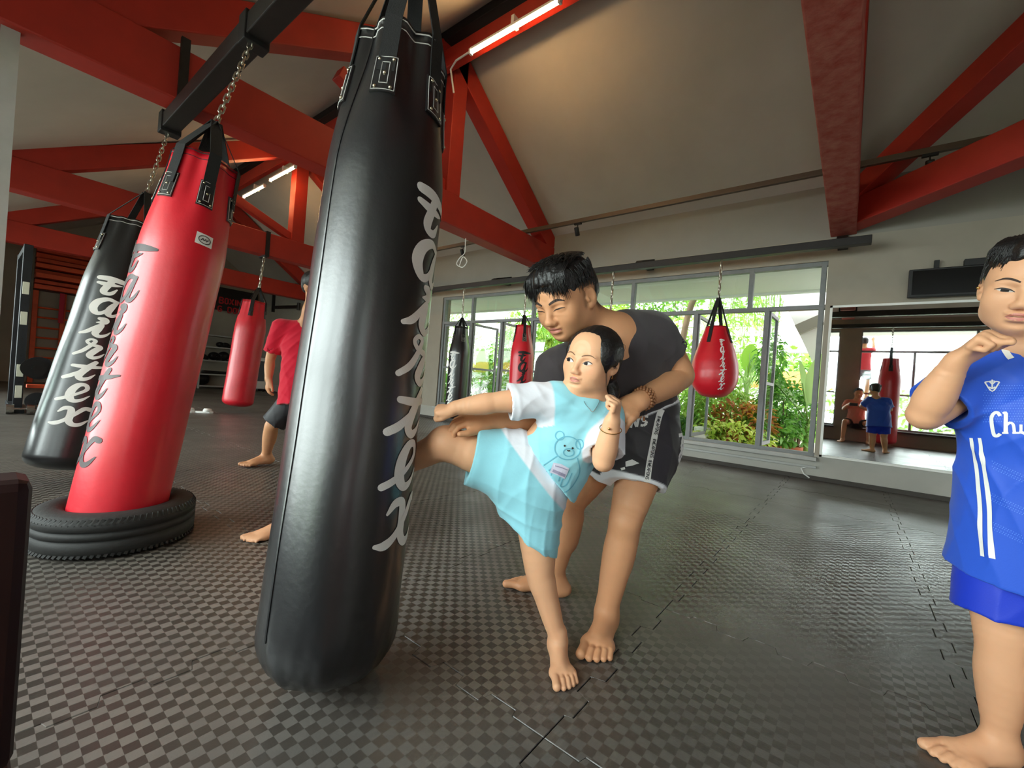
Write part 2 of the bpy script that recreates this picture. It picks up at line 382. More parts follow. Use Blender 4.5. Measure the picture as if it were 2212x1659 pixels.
# ridge beam, purlin and tube lights
MB().bbox((XE, 3.60, 5.22), (XR, 3.76, 5.34), .01).single('ridge_beam', m_blackp, 'dark ridge beam running along the roof top', 'beam')
MB().bbox((XE, 3.62, 4.86), (XR, 3.72, 5.10), .01).single('ridge_purlin', m_red, 'red timber purlin carrying the tube lights under the ridge', 'beam')
m_tube = mat('lit_tube', (1, .72, .38, 1), .4, emit=(1.0, .62, .27, 1), estr=42.0)
def tube_light(x0, x1, y, z, label):
    t = thing('tube_light', label, 'light', ((x0+x1)/2, y, z-.03), 'glowing tube lights under the ridge')
    MB().tube([(x0+.02, y, z), (x1-.02, y, z)], .02, 12).build('lit_tube', m_tube, t, True)
    MB().bbox((x0, y-.02, z+.02), (x1, y+.035, z+.05), .004).build('batten', m_white, t)
    for x in (x0, x1): MB().bbox((x-.015, y-.025, z-.025), (x+.015, y+.025, z+.04), .004).build('end_cap', m_white, t)
    MB().bbox(((x0+x1)/2-.02, y, z+.05), ((x0+x1)/2+.02, y+.1, z+.16)).build('bracket', m_white, t)
tube_light(-3.78, -2.54, 3.53, 4.77, 'large lit tube light above the big black bag')
tube_light(-10.5, -9.45, 3.53, 4.47, 'farther of the two small lit tube lights above the red bag')
tube_light(-9.2, -8.15, 3.53, 4.52, 'nearer of the two small lit tube lights above the red bag')
MB().tube([(-3.78, 3.53, 4.79), (-4.05, 3.55, 4.80), (-4.22, 3.62, 4.80), (-4.22, 3.7, 4.55)], .012, 6).single('light_cable', m_white, 'white cable bent from the large tube light to the truss', 'cable')
# track across the chords with spot lamps
tk = thing('lighting_track', 'brown ceiling track with spot lamps crossing above the window', 'track', (-3, 5.62, 3.4))
MB().bbox((-9.5, 5.60, 3.39), (XR, 5.65, 3.45), .004).build('rail', mat('track_brown', rgb(96, 80, 66), .5, metal=.3), tk)
def spot(px_, label):
    P = on(px_, 500, 1, 5.62); x = P[0]
    s = thing('spot_lamp', label, 'spotlight', (x, 5.62, 3.2), 'spot lamps on the ceiling track')
    MB().bbox((x-.06, 5.60, 3.365), (x+.06, 5.64, 3.39), .003).build('adapter', m_blackp, s); MB().tube([(x, 5.62, 3.365), (x, 5.62, 3.31)], .008, 6).build('stem', m_blackp, s)
    Rm_ = Matrix.Rotation(.5, 3, 'X')
    MB().lathe([(.03, .06), (.034, .05), (.034, -.06), (.03, -.065)], (x, 5.61, 3.26), 14, Rm_).build('lamp_body', m_blackp, s, True)
    MB().lathe([(.026, 0), (.026, .004)], (x, 5.61-.0+math.sin(.5)*.066, 3.26-.066*math.cos(.5)), 12, Rm_).build('lens', m_white, s)
spot(1247, 'black spot lamp hanging from the track above the trainer'); spot(1997, 'round black spot lamp beside the red diagonal beams'); spot(1003, 'small black spot lamp just right of the big black bag')
# wall rail for the hanging bags, with brackets
yr = 6.02
rl = thing('bag_rail', 'dark steel rail along the window wall carrying the hanging bags', 'rail', (-4, yr, 2.73))
MB().bbox((-9.2, yr-.05, 2.70), (.06, yr+.05, 2.79), .006).build('rail', m_black, rl)
for x in (-7.6, -5.35, -2.55, -.2):
    v = [(x-.05, yr-.05, 2.79), (x+.05, yr-.05, 2.79), (x+.05, YW, 2.79), (x-.05, YW, 2.79), (x-.05, YW, 2.96), (x+.05, YW, 2.96), (x-.05, yr+.0, 2.83), (x+.05, yr+.0, 2.83)]
    MB().add(v, [(0, 3, 2, 1), (0, 1, 7, 6), (6, 7, 5, 4), (3, 4, 5, 2), (0, 6, 4, 3), (1, 2, 5, 7)]).build('bracket', m_black, rl)
# near rail over the big bags
zr0 = 2.86; yn = .97
r2 = thing('bag_rail', 'black steel rail overhead carrying the near black and red bags', 'rail', (-2, yn, 2.8))
MB().bbox((-4.72, yn-.06, 2.80), (3.0, yn+.06, 2.92), .006).build('rail', m_black, r2)
for x in (-4.475, -.2): MB().bbox((x-.16, yn-.03, 2.92), (x-.13, yn+.03, 3.45)).bbox((x+.13, yn-.03, 2.92), (x+.16, yn+.03, 3.45)).bbox((x-.16, yn-.03, 2.90), (x+.16, yn+.03, 2.94)).build('strap_bracket', m_black, r2)
for x in (-4.62, -2.90, -1.36): MB().bbox((x-.05, yn-.07, 2.77), (x+.05, yn+.07, 2.94), .005).build('clamp', m_blackp, r2)
# opposite bag rail (seen in the mirror)
r3 = thing('bag_rail', 'dark rail by the far windows seen in the mirror', 'rail', (2, -.1, 2.73))
MB().bbox((-.5, -.15, 2.70), (5, -.05, 2.79), .006).build('rail', m_black, r3)
# ---- mirror and television
mr = thing('wall_mirror', 'large wall mirror in a thin white frame beside the window', 'mirror', (1.6, YW, .29))
M = bpy.data.materials.new('mirror_silver'); M.use_nodes = True; b_ = M.node_tree.nodes['Principled BSDF']; b_.inputs['Base Color'].default_value = (.86, .88, .87, 1); b_.inputs['Metallic'].default_value = 1; b_.inputs['Roughness'].default_value = .015
tl_ = .006
mx0, mx1, mz0, mz1 = -.28, 3.6, .295, 2.12
MB().add([(mx0+.02, YW-.012, mz0+.02), (mx1-.02, YW-.012, mz0+.02), (mx1-.02, YW-.012-.014, mz1-.02), (mx0+.02, YW-.012-.014, mz1-.02)], [(0, 1, 2, 3)]).build('mirror_glass', M, mr)
MB().bbox((mx0, YW-.035, mz0), (mx0+.025, YW-.002, mz1)).bbox((mx1-.025, YW-.035, mz0), (mx1, YW-.002, mz1)).bbox((mx0, YW-.035, mz0), (mx1, YW-.002, mz0+.025)).bbox((mx0, YW-.035, mz1-.025), (mx1, YW-.002, mz1)).build('frame', m_white, mr)
tv = thing('television', 'black flat television on the wall above the mirror', 'television', (1.1, YW-.1, 2.17))
MB().bbox((.40, YW-.12, 2.155), (1.75, YW-.06, 2.46), .008).build('casing', m_blackp, tv)
MB().bbox((.43, YW-.125, 2.18), (1.72, YW-.12, 2.44)).build('screen', mat('dark_screen', rgb(6, 6, 7), .2), tv)
MB().bbox((.82, YW-.11, 2.46), (.98, YW-.04, 2.53), .004).build('wall_bracket', m_blackp, tv)
MB().bbox((.60, YW-.05, 2.46), (.64, YW-.006, 2.56)).build('hook', m_blackp, tv)
# cable low on the wall and dangling cable
MB().tube([(-.33, YW-.02, .16), (-.40, YW-.02, .145), (-.45, YW-.02, .12), (-.42, YW-.02, .06), (-.36, YW-.02, .02)], .008, 6).single('wall_cable', m_white, 'thin cable on the low wall under the window corner', 'cable')
dc = crom([(-4.55, 4.42, 3.02), (-4.56, 4.43, 2.9), (-4.56, 4.43, 2.75), (-4.62, 4.4, 2.68), (-4.7, 4.42, 2.60), (-4.6, 4.45, 2.55), (-4.5, 4.43, 2.62), (-4.58, 4.42, 2.69), (-4.66, 4.44, 2.58)], 6)
MB().tube(dc, .007, 6).single('dangling_cable', m_white, 'coiled loose cable dangling from the red truss beside the black bag', 'cable')
# ================================================================== THE GARDEN OUTSIDE
rg = np.random.default_rng(11)
def leaf_mat(name, c, c2):
    M = bpy.data.materials.new(name); M.use_nodes = True; n = M.node_tree; n.nodes.clear(); L = n.links
    o = n.nodes.new('ShaderNodeOutputMaterial'); mx = n.nodes.new('ShaderNodeMixShader'); d = n.nodes.new('ShaderNodeBsdfPrincipled'); t = n.nodes.new('ShaderNodeBsdfTranslucent')
    geo = n.nodes.new('ShaderNodeNewGeometry'); rp = n.nodes.new('ShaderNodeMixRGB'); rp.inputs[1].default_value = c; rp.inputs[2].default_value = c2
    L.new(geo.outputs['Random Per Island'], rp.inputs[0]); L.new(rp.outputs[0], d.inputs['Base Color']); L.new(rp.outputs[0], t.inputs[0])
    d.inputs['Roughness'].default_value = .45; mx.inputs[0].default_value = .35
    L.new(d.outputs[0], mx.inputs[1]); L.new(t.outputs[0], mx.inputs[2]); L.new(mx.outputs[0], o.inputs[0]); return M
g_light = leaf_mat('leaf_light', rgb(176, 214, 96), rgb(120, 176, 60)); g_mid = leaf_mat('leaf_mid', rgb(120, 178, 70), rgb(70, 128, 44)); g_dark = leaf_mat('leaf_dark', rgb(62, 112, 48), rgb(96, 150, 60))
g_cro = leaf_mat('leaf_croton', rgb(214, 170, 70), rgb(196, 110, 80)); g_yel = leaf_mat('leaf_yellow', rgb(214, 226, 110), rgb(170, 206, 80)); g_pale = leaf_mat('leaf_pale', rgb(190, 214, 150), rgb(150, 190, 110))
m_stem = mat('stem_brown', rgb(96, 80, 58), .8, var=.2); m_gst = mat('stem_green', rgb(120, 150, 70), .6)
m_terra = mat('terracotta', rgb(176, 98, 68), .8, var=.12, vscale=10); m_soil = mat('soil', rgb(70, 56, 44), .95)
def leaves(C, D, Ln, Wd, droop=.25, roll=None):
    """one bent leaf per row: base C, direction D, length, width"""
    C = np.asarray(C, float); D = np.asarray(D, float); n = len(C); D = D/np.linalg.norm(D, axis=1, keepdims=True)
    S = np.cross(D, [0, 0, 1.0])+1e-3*rg.normal(size=(n, 3)); S /= np.linalg.norm(S, axis=1, keepdims=True); N = np.cross(S, D)
    a = rg.uniform(-.9, .9, n)[:, None] if roll is None else np.full((n, 1), roll); S, N = S*np.cos(a)+N*np.sin(a), N*np.cos(a)-S*np.sin(a)
    Ln = np.broadcast_to(Ln, n)[:, None]; Wd = np.broadcast_to(Wd, n)[:, None]; dz = np.array([0, 0, -1.0])
    p0 = C; pm = C+D*Ln*.45+N*Ln*.04; p1 = C+D*Ln*.8+dz*Ln*droop*.5; pt = C+D*Ln+dz*Ln*droop
    v = np.stack([p0, pm-S*Wd*.5+N*Wd*.15, pm, pm+S*Wd*.5+N*Wd*.15, p1-S*Wd*.33, p1+S*Wd*.33, pt], 1).reshape(-1, 3)
    f = np.array([(0, 1, 2), (0, 2, 3), (1, 4, 2), (2, 4, 6), (2, 6, 5), (2, 5, 3)]); ff = (f[None]+7*np.arange(n)[:, None, None]).reshape(-1, 3)
    return v, ff
def fmesh(v, f):
    me = bpy.data.meshes.new('leaf'); me.vertices.add(len(v)); me.vertices.foreach_set('co', np.asarray(v, 'f').ravel())
    me.loops.add(len(f)*3); me.loops.foreach_set('vertex_index', np.asarray(f, 'i').ravel()); me.polygons.add(len(f))
    me.polygons.foreach_set('loop_start', np.arange(0, len(f)*3, 3, dtype='i')); me.update(calc_edges=True); me.validate(); return me
def rdirs(n, up=.3):
    d = rg.normal(size=(n, 3)); d[:, 2] = d[:, 2]*.6+up; return d/np.linalg.norm(d, axis=1, keepdims=True)
def bush(name, label, c, rad, n, Ln, Wd, material, up=.2, droop=.3, cat='plant', trunk=True, tuft=1):
    c = np.array(c, float); rad = np.array(rad, float)
    t = thing(name, label, cat, (c[0], c[1], -.12), 'plants in the garden')
    k = max(1, n//tuft); d = rg.normal(size=(k, 3)); d /= np.linalg.norm(d, axis=1, keepdims=True); r = rg.uniform(.35, 1, k)**.5
    P = c+d*rad*r[:, None]; P[:, 2] = np.maximum(P[:, 2], -.08)
    P = np.repeat(P, tuft, 0); dd = np.repeat(d, tuft, 0)*.7+rdirs(len(P), up)
    v, f = leaves(P, dd, rg.uniform(.7, 1.2, len(P))*Ln, rg.uniform(.8, 1.2, len(P))*Wd, droop)
    o = link('foliage', fmesh(v, f), material, t); o['kind'] = 'stuff'
    if trunk:
        b = MB()
        for i in range(5):
            e = c+rg.normal(size=3)*rad*.4; b.tube(crom([(c[0]+rg.normal()*.04, c[1]+rg.normal()*.04, -.12), (c[0]+(e[0]-c[0])*.4, c[1]+(e[1]-c[1])*.4, (e[2]-.12)*.55), e], 4), [.02*(1-.07*j) for j in range(9)], 6)
        b.build('stem', m_stem, t)
    return t
# ground, path, white soffit, eave boards
struct('ground_outside', MB().bbox((-22, YW+T, -.3), (10, 40, -.12)), mat('garden_soil', rgb(176, 172, 160), .95, col2=rgb(196, 192, 182), vscale=2.5))
zs = on(1440, 652, 1, 8.1)[2]
MB().bbox((-12, YW+T, zs+.03), (3, 8.1, zs+.10)).bbox((-12, 8.0, zs-.0), (3, 8.1, zs+.14)).single('roof_soffit', mat('soffit_white', rgb(246, 246, 242), .8), 'pale soffit of the roof overhang outside the window', 'soffit')
a_, b_2, c_2, d_2 = on(1682, 628, 1, 8.4), on(1757, 786, 1, 8.4), on(1800, 800, 1, 8.4), on(1830, 560, 1, 8.4)
v = [tuple(p) for p in (a_, b_2, c_2, d_2)]+[(p[0]+.05, p[1]+.5, p[2]) for p in (a_, b_2, c_2, d_2)]
MB().add(v, [(0, 1, 2, 3), (7, 6, 5, 4), (0, 4, 5, 1), (1, 5, 6, 2), (2, 6, 7, 3), (3, 7, 4, 0)]).single('eave_wall', mat('eave_white', rgb(240, 240, 236), .8), 'white sloping eave of the next roof at the window right end', 'roof')
e0, e1 = on(1722, 713, 1, 8.3), on(1776, 690, 1, 8.3)
MB().beam(e0, e1, .12, .16).single('eave_beam', mat('eave_grey', rgb(160, 156, 146), .8), 'grey beam end under the white sloping eave', 'beam')
# pergola with white slats and a low white table far back
pg = thing('pergola', 'white slatted pergola roof beyond the garden plants', 'pergola', (-1.2, 13.0, -.12))
for (y0, z_) in ((12.2, 2.55), (13.2, 2.95), (14.2, 3.35)):
    MB().bbox((-5.5, y0, z_), (2.0, y0+.14, z_+.22)).build('slat', m_white, pg)
for (y0, z_) in ((12.2, 2.15),): MB().bbox((-5.5, y0+.2, z_), (2.0, y0+.4, z_+.08)).build('slat', mat('pergola_grey', rgb(170, 172, 172), .6), pg)
for x in (-5.0, 1.6): MB().bbox((x-.06, 12.3, -.12), (x+.06, 12.42, 3.3)).build('post', m_white, pg)
tb = thing('garden_table', 'white table with dark wooden chairs far back in the garden', 'table', (.4, 12.0, -.12))
MB().bbox((-2.6, 11.6, .95), (1.4, 12.6, 1.02)).build('table_top', m_white, tb)
for x in (-2.3, -.3, 1.2): MB().bbox((x-.04, 11.7, -.12), (x+.04, 11.8, .95)).build('leg', mat('dark_wood', rgb(92, 58, 42), .6), tb)
MB().bbox((.1, 11.4, .55), (.35, 11.5, 1.2)).bbox((.6, 11.4, .55), (.8, 11.5, 1.1)).build('chair_back', mat('dark_wood', rgb(92, 58, 42), .6), tb)
# orange canopy
oc = on(1712, 822, 1, 11.0); MB().add([(oc[0]-.8, 11, oc[2]-.12), (oc[0]+.9, 11, oc[2]-.12), (oc[0]+.5, 11.9, oc[2]+.25), (oc[0]-.5, 11.9, oc[2]+.25), (oc[0]-.8, 11, oc[2]-.2), (oc[0]+.9, 11, oc[2]-.2), (oc[0]+.5, 11.9, oc[2]+.17), (oc[0]-.5, 11.9, oc[2]+.17)], [(0, 1, 2, 3), (7, 6, 5, 4), (0, 4, 5, 1), (1, 5, 6, 2), (2, 6, 7, 3), (3, 7, 4, 0)]).single('canopy', mat('canopy_orange', rgb(226, 150, 70), .7), 'orange canopy behind the banana leaves', 'canopy')
def G(px_, py_, y): return on(px_, py_, 1, y)
def garden():
    bush('mango_bush', 'leafy bush with long light leaves behind the far red bag', G(1170, 770, 9.6), (1.7, .9, 1.5), 2600, .26, .055, g_light, .1, .5, tuft=8)
    bush('mango_bush', 'tall yellow-green bush between the far red bag and the trainer', G(1250, 680, 10.8), (1.6, .8, 1.4), 1700, .24, .05, g_yel, .1, .5, tuft=8)
    bush('garden_shrub', 'dark green shrub low behind the far red bag', G(1150, 880, 8.6), (1.3, .5, .6), 900, .16, .06, g_mid)
    bush('garden_shrub', 'green shrub low behind the hanging black bag', G(1030, 850, 9.3), (1.5, .6, .9), 1100, .2, .07, g_mid)
    bush('garden_tree', 'pale leafy tree standing behind the hanging black bag', G(975, 760, 11), (1.5, .8, 1.7), 1300, .22, .07, g_pale)
    bush('garden_tree', 'bright green tree crown seen over the window transom', G(1440, 690, 12.5), (2.6, 1.2, 1.7), 2600, .26, .07, g_light)
    bush('garden_tree', 'distant green tree filling the gap above the trainer back', G(1330, 660, 14), (2.6, 1, 1.8), 1800, .28, .08, g_mid)
    bush('garden_shrub', 'light green shrub behind the trainer elbow', G(1478, 850, 8.4), (.45, .4, 1.0), 700, .2, .05, g_light)
    bush('garden_shrub', 'dark glossy shrub at the foot of the window by the trainer shorts', G(1475, 945, 7.9), (.4, .35, .35), 300, .24, .09, g_dark)
    bush('grass_clump', 'bright long-leaved clump below the teardrop bag', G(1560, 905, 8.3), (.55, .4, .5), 520, .42, .04, g_light, .9, .6, trunk=False)
    bush('reed_clump', 'tall pale reeds behind the teardrop bag', G(1600, 870, 9.4), (.5, .3, .5), 200, .9, .03, g_pale, 1.6, .2, trunk=False)
    bush('croton_bush', 'croton bush with orange and yellow leaves under the window', G(1600, 915, 8.1), (.5, .35, .36), 620, .17, .06, g_cro, .4, .3)
    bush('garden_shrub', 'low yellow-green shrub in front of the croton', G(1580, 945, 7.6), (.55, .3, .2), 380, .18, .05, g_yel)
    bush('garden_shrub', 'fine-leaved shrub behind the potted plants', G(1695, 880, 8.6), (.35, .3, .5), 520, .15, .045, g_mid)
    bush('garden_shrub', 'dark palm-like shrub beside the banana plant', G(1722, 885, 9.4), (.3, .3, .3), 220, .3, .03, g_dark, .5)
    bush('garden_shrub', 'green shrub with red blossoms hanging by the right casement', G(1665, 790, 8.8), (.22, .2, .6), 320, .13, .05, g_mid, -.2, .6)
    bush('garden_hedge', 'long green hedge across the far end of the garden', (-3, 17.5, 1.0), (9, 1, 1.6), 2600, .4, .16, g_mid)
    bush('garden_hedge', 'dense green shrubbery behind the far bags', (-8.5, 13.2, 1.3), (4.2, .8, 1.7), 2600, .34, .13, g_mid)
    bush('garden_hedge', 'dense light shrubbery behind the weeping tree', (-2.0, 15.2, 1.1), (3.6, .8, 1.5), 1800, .34, .13, g_light)
    # weeping strands
    c = G(1600, 660, 9.5); t = thing('weeping_tree', 'weeping tree with thin hanging strands right of the teardrop bag', 'tree', (c[0], c[1], -.12), 'plants in the garden')
    b = MB(); C_, D_ = [], []
    for i in range(60):
        x = c[0]+rg.uniform(-.75, .75); y = c[1]+rg.uniform(-.5, .5); z0 = 3.6+rg.uniform(-.2, .3); Lh = rg.uniform(.9, 2.0); ph = rg.uniform(0, 6)
        P = [(x+.05*math.sin(ph+3*s), y+.03*math.cos(ph+2*s), z0-Lh*s) for s in np.linspace(0, 1, 6)]; b.tube(P, .005, 4)
        for s in np.linspace(.05, 1, 16):
            C_.append((x+.05*math.sin(ph+3*s), y+.03*math.cos(ph+2*s), z0-Lh*s)); D_.append((rg.normal()*.6, rg.normal()*.6, -1))
    b.build('strand', m_gst, t); v, f = leaves(C_, D_, .08, .02, .1); o = link('foliage', fmesh(v, f), g_light, t); o['kind'] = 'stuff'
    MB().tube(crom([(c[0]-1.3, c[1]+.6, -.12), (c[0]-1.25, c[1]+.5, 2.0), (c[0]-.8, c[1]+.3, 3.4), (c[0]+.6, c[1], 3.9)], 5), .07, 8).build('trunk', m_stem, t, True)
    # broad-leaved plants, each leaf a part
    def broad(name, label, base, specs, material, wid):
        t = thing(name, label, 'plant', (base[0], base[1], -.12), 'broad-leaved plants')
        MB().tube([(base[0], base[1], -.12), (base[0], base[1], base[2])], [.06, .04], 8).build('stem', m_gst, t, True)
        for (dx, dy, dz, Ls, dr) in specs:
            d = unit((dx, dy, dz)); s = unit(np.cross(d, (0, 0, 1))+np.array((1e-3, 0, 0))); nn = np.cross(s, d); n_ = 9; v = []; st = np.array((base[0], base[1], base[2])); pl = .35*Ls
            for i in range(n_):
                q = i/(n_-1); cen = st+d*(pl+q*Ls)+np.array((0, 0, -dr*Ls*q*q)); w_ = wid*Ls*math.sin(math.pi*(.06+.92*q))**.6
                v += [cen-s*w_+nn*w_*.25, cen-s*w_*.5+nn*w_*.16, cen, cen+s*w_*.5+nn*w_*.16, cen+s*w_+nn*w_*.25]
            f = [(5*i+j, 5*i+j+1, 5*i+j+6, 5*i+j+5) for i in range(n_-1) for j in range(4)]
            o = MB().add(v, f).build('leaf', material, t, True)
            MB().tube([st, st+d*pl, st+d*(pl+.5*Ls)+np.array((0, 0, -dr*Ls*.25-.004))], [.014, .011, .007], 6).build('leaf_stalk', m_gst, t, True)
    b0 = G(1742, 960, 8.5)
    broad('banana_plant', 'banana plant with tall pale leaves at the window right end', (b0[0], 8.5, .6), ((.15, -.3, 1, 1.0, .15), (-.7, .2, 1, 1.0, .35), (.6, .4, .8, .9, .4), (-.2, -.1, 1.2, .8, .05)), g_pale, .17)
    b0 = G(1040, 800, 9.0); broad('banana_plant', 'banana plant with a broad yellow-green leaf behind the black bag', (b0[0], 9.0, .7), ((.5, -.5, .9, .9, .3), (-.7, -.3, .6, .8, .5), (.9, .3, .5, .8, .5), (0, 0, 1, .9, .1)), g_light, .22)
    b0 = G(965, 820, 9.0); broad('banana_plant', 'broad-leaved plant at the far left end of the window', (b0[0], 9.0, .6), ((.4, -.6, .7, .8, .4), (-.6, -.4, .6, .7, .5), (.2, .4, 1, .9, .3)), g_mid, .22)
    b0 = G(1738, 975, 7.35); broad('taro_plant', 'bright broad-leaved plant on the ground by the right casement', (b0[0], 7.35, -.02), ((.5, -.5, .5, .3, .6), (-.7, -.3, .4, .26, .6), (.1, .5, .7, .28, .5), (.9, .2, .4, .24, .6), (-.2, -.8, .5, .26, .6)), g_light, .33)
    b0 = G(1545, 845, 9.2); broad('banana_plant', 'light broad leaf standing between the casements', (G(1612, 850, 9.2)[0], 9.2, 1.2), ((.1, -.4, 1, .7, .2), (-.5, 0, .8, .6, .4)), g_light, .2)
    # pots
    for px_, py_, y, r, lab in ((1677, 948, 8.2, .13, 'terracotta pot with green plant left of the other pot'), (1711, 946, 8.4, .15, 'terracotta pot with leafy plant at the window right end'), (1625, 940, 8.0, .12, 'terracotta pot half hidden under the croton leaves')):
        p = G(px_, py_, y); t = thing('potted_plant', lab, 'pot plant', (p[0], y, -.12), 'terracotta pot plants')
        MB().lathe([(r*.72, -.12), (r*.95, .16), (r*1.08, .16), (r*1.08, .22), (r*.98, .22), (r*.9, .17)], (p[0], y, 0), 20).build('pot', m_terra, t, True)
        MB().lathe([(r*.9, .16), (r*.9, .17)], (p[0], y, 0), 16).build('soil', m_soil, t)
        n_ = 130; d = rg.normal(size=(n_, 3)); d /= np.linalg.norm(d, axis=1, keepdims=True); P = np.array((p[0], y, .45))+d*np.array((.2, .18, .22))
        v, f = leaves(P, d+rdirs(n_, .3), .14, .06, .3); o = link('foliage', fmesh(v, f), g_mid, t); o['kind'] = 'stuff'
        MB().tube([(p[0], y, .16), (p[0]+.02, y, .5)], .01, 6).build('stem', m_gst, t)
    MB().bbox((G(1500, 930, 7.5)[0], 7.45, .12), (G(1527, 930, 7.5)[0], 7.75, .42), .02).single('planter_box', m_white, 'small white planter box outside the open casement', 'planter')
garden()
# greenery outside the opposite windows (seen in the mirror)
struct('ground_opposite', MB().bbox((-22, -12, -.3), (10, YO-.2, -.12)), MATS['garden_soil'])
bush('garden_hedge', 'green hedge outside the far windows, seen in the mirror', (1.5, -6.5, .3), (7, .9, 1.1), 2200, .3, .12, g_light)
MB().bbox((-20, YO-1.6, 2.75), (8, YO-.2, 2.85)).single('roof_soffit', MATS['soffit_white'], 'pale soffit outside the far windows seen in the mirror', 'soffit')
# ================================================================== PUNCHING BAGS
m_leb = mat('black_leather', rgb(24, 24, 26), .34, spec=.7, bump=.07, bscale=55, var=.12, vscale=5, coat=.5)
m_ler = mat('red_leather', rgb(214, 20, 40), .42, spec=.55, bump=.07, bscale=45, var=.08, vscale=4, coat=.35)
m_web = mat('webbing', rgb(26, 25, 25), .85, bump=.2, bscale=220)
m_wht = mat('white_print', rgb(238, 236, 232), .55)
m_blk = mat('dark_print', rgb(52, 34, 36), .5)
m_chain = mat('chain_steel', rgb(196, 190, 176), .3, metal=1.0)
m_rivet = mat('rivet_brass', rgb(220, 210, 180), .25, metal=1.0)
m_stit = mat('stitch_white', rgb(200, 198, 194), .7)
m_rub = mat('tyre_rubber', rgb(38, 37, 36), .7, var=.15, vscale=14, bump=.15, bscale=60)
def stroke_poly(pts, per=6, ends=5):
    """ribbon outline of a brush stroke given as (x, y, width)"""
    P = crom(pts, per); P = np.array(P); d = np.gradient(P[:, :2], axis=0); d /= (np.linalg.norm(d, axis=1, keepdims=True)+1e-9); n = np.stack([-d[:, 1], d[:, 0]], 1)
    w = np.maximum(P[:, 2:3], 1e-4)/2; return P[:, :2]+n*w, P[:, :2]-n*w, P
GL = {
 'f': [[(.02, .90, .22), (.40, .92, .26), (.95, .87, .20), (1.22, .86, .10)], [(.46, .88, .20), (.36, .55, .21), (.26, .18, .22), (.34, .04, .19), (.52, .10, .15), (.66, .38, .05)], [(.02, .60, .14), (.25, .57, .20), (.55, .60, .15), (.78, .66, .04)]],
 'a': [[(.74, .90, .14), (.48, .95, .18), (.20, .72, .24), (.10, .36, .26), (.24, .07, .20), (.46, .16, .14), (.66, .55, .10), (.76, .86, .10)], [(.80, .92, .10), (.66, .52, .20), (.60, .18, .20), (.72, .05, .16), (.88, .18, .10), (1.0, .45, .03)]],
 'i': [[(.44, 1.0, .16), (.58, .96, .26), (.56, .82, .20), (.36, .76, .04)], [(-.06, .06, .10), (.16, .20, .16), (.46, .62, .10), (.56, .66, .12), (.48, .40, .20), (.42, .14, .20), (.56, .02, .16), (.74, .14, .10), (.86, .36, .03)]],
 'r': [[(-.04, .10, .12), (.22, .34, .14), (.46, .78, .12), (.50, .96, .12), (.36, 1.0, .10), (.26, .86, .10), (.40, .72, .12), (.70, .66, .16), (.58, .42, .20), (.46, .14, .20), (.58, .02, .16), (.76, .14, .10), (.88, .34, .03)]],
 't': [[(.72, 1.02, .14), (.56, .72, .20), (.40, .40, .22), (.34, .14, .20), (.46, .02, .18), (.64, .12, .12), (.80, .36, .03)], [(.06, .70, .14), (.36, .70, .17), (.76, .76, .14), (1.10, .86, .06)], [(-.12, .02, .16), (.10, .16, .17), (.36, .42, .12)]],
 'e': [[(-.10, .06, .14), (.12, .18, .14), (.46, .44, .11), (.70, .72, .12), (.64, .94, .14), (.44, .92, .18), (.28, .62, .23), (.26, .26, .24), (.40, .06, .18), (.62, .14, .12), (.84, .42, .03)]],
 'x': [[(.08, .66, .06), (.24, .86, .16), (.42, .86, .18), (.46, .58, .20), (.46, .24, .20), (.60, .06, .18), (.80, .10, .14), (1.02, .36, .04)], [(1.0, .92, .18), (.82, .94, .16), (.58, .60, .14), (.30, .22, .14), (.08, .06, .17), (-.10, .06, .08)]],
}
def lettering(name, fn, words, uc, vtop, lh, lw, gap, material, parent, lift=.002, shear=.0):
    """letters stacked downwards; fn(u, v, lift) maps flat metres to the surface"""
    b = MB(); v0 = vtop
    for ch in words:
        for st in GL[ch]:
            l, r, P = stroke_poly([(q[0], q[1], q[2]*(1.06 if lw < .1667 and uc > .1 else 1.15)) for q in st]); n = len(l); V = []
            for i in range(n):
                for q in (l[i], r[i]):
                    u = (q[0]-.48+shear*(q[1]-.5))*lw; V.append(fn(uc+u, v0-lh+q[1]*lh, lift))
            b.add(V, [(2*i, 2*i+1, 2*i+3, 2*i+2) for i in range(n-1)])
            for k, sgn in ((0, -1), (n-1, 1)):                       # rounded ends
                c = P[k, :2]; w = max(P[k, 2], .01)/2; e0 = l[k]-c
                t = np.array([e0[1], -e0[0]]) if sgn > 0 else np.array([-e0[1], e0[0]])
                fan = [c]+[c+e0*math.cos(a)+t*math.sin(a) for a in np.linspace(0, math.pi, 7)]
                V = [fn(uc+(q[0]-.48+shear*(q[1]-.5))*lw, v0-lh+q[1]*lh, lift) for q in fan]
                b.add(V, [(0, i, i+1) for i in range(1, 7)])
        v0 -= lh+gap
    return b.build(name, material, parent)
def chain(parent, p0, p1, ll=.055, r=.0045, name='chain'):
    p0, p1 = np.array(p0, float), np.array(p1, float); L = np.linalg.norm(p1-p0); n = max(1, int(round(L/(ll*.72)))); d = (p1-p0)/L; b = MB()
    u = np.cross(d, [0.3, 1, 0]); u /= np.linalg.norm(u); w = np.cross(d, u)
    for i in range(n):
        c = p0+d*L*(i+.5)/n; s = u if i % 2 else w; h = ll/2-.012; q = .011
        pts = [c+d*h*sy+s*q*sx for sx, sy in ((1, -1), (1, 1))]
        loop = []
        for k in range(12):
            a = 2*math.pi*k/12; loop.append(c+s*math.cos(a)*(q+.001)+d*(math.sin(a)*q+(h if math.sin(a) > 1e-6 else (-h if math.sin(a) < -1e-6 else 0))))
        b.tube(loop, r, 6, closed=True)
    return b.build(name, m_chain, parent, True)
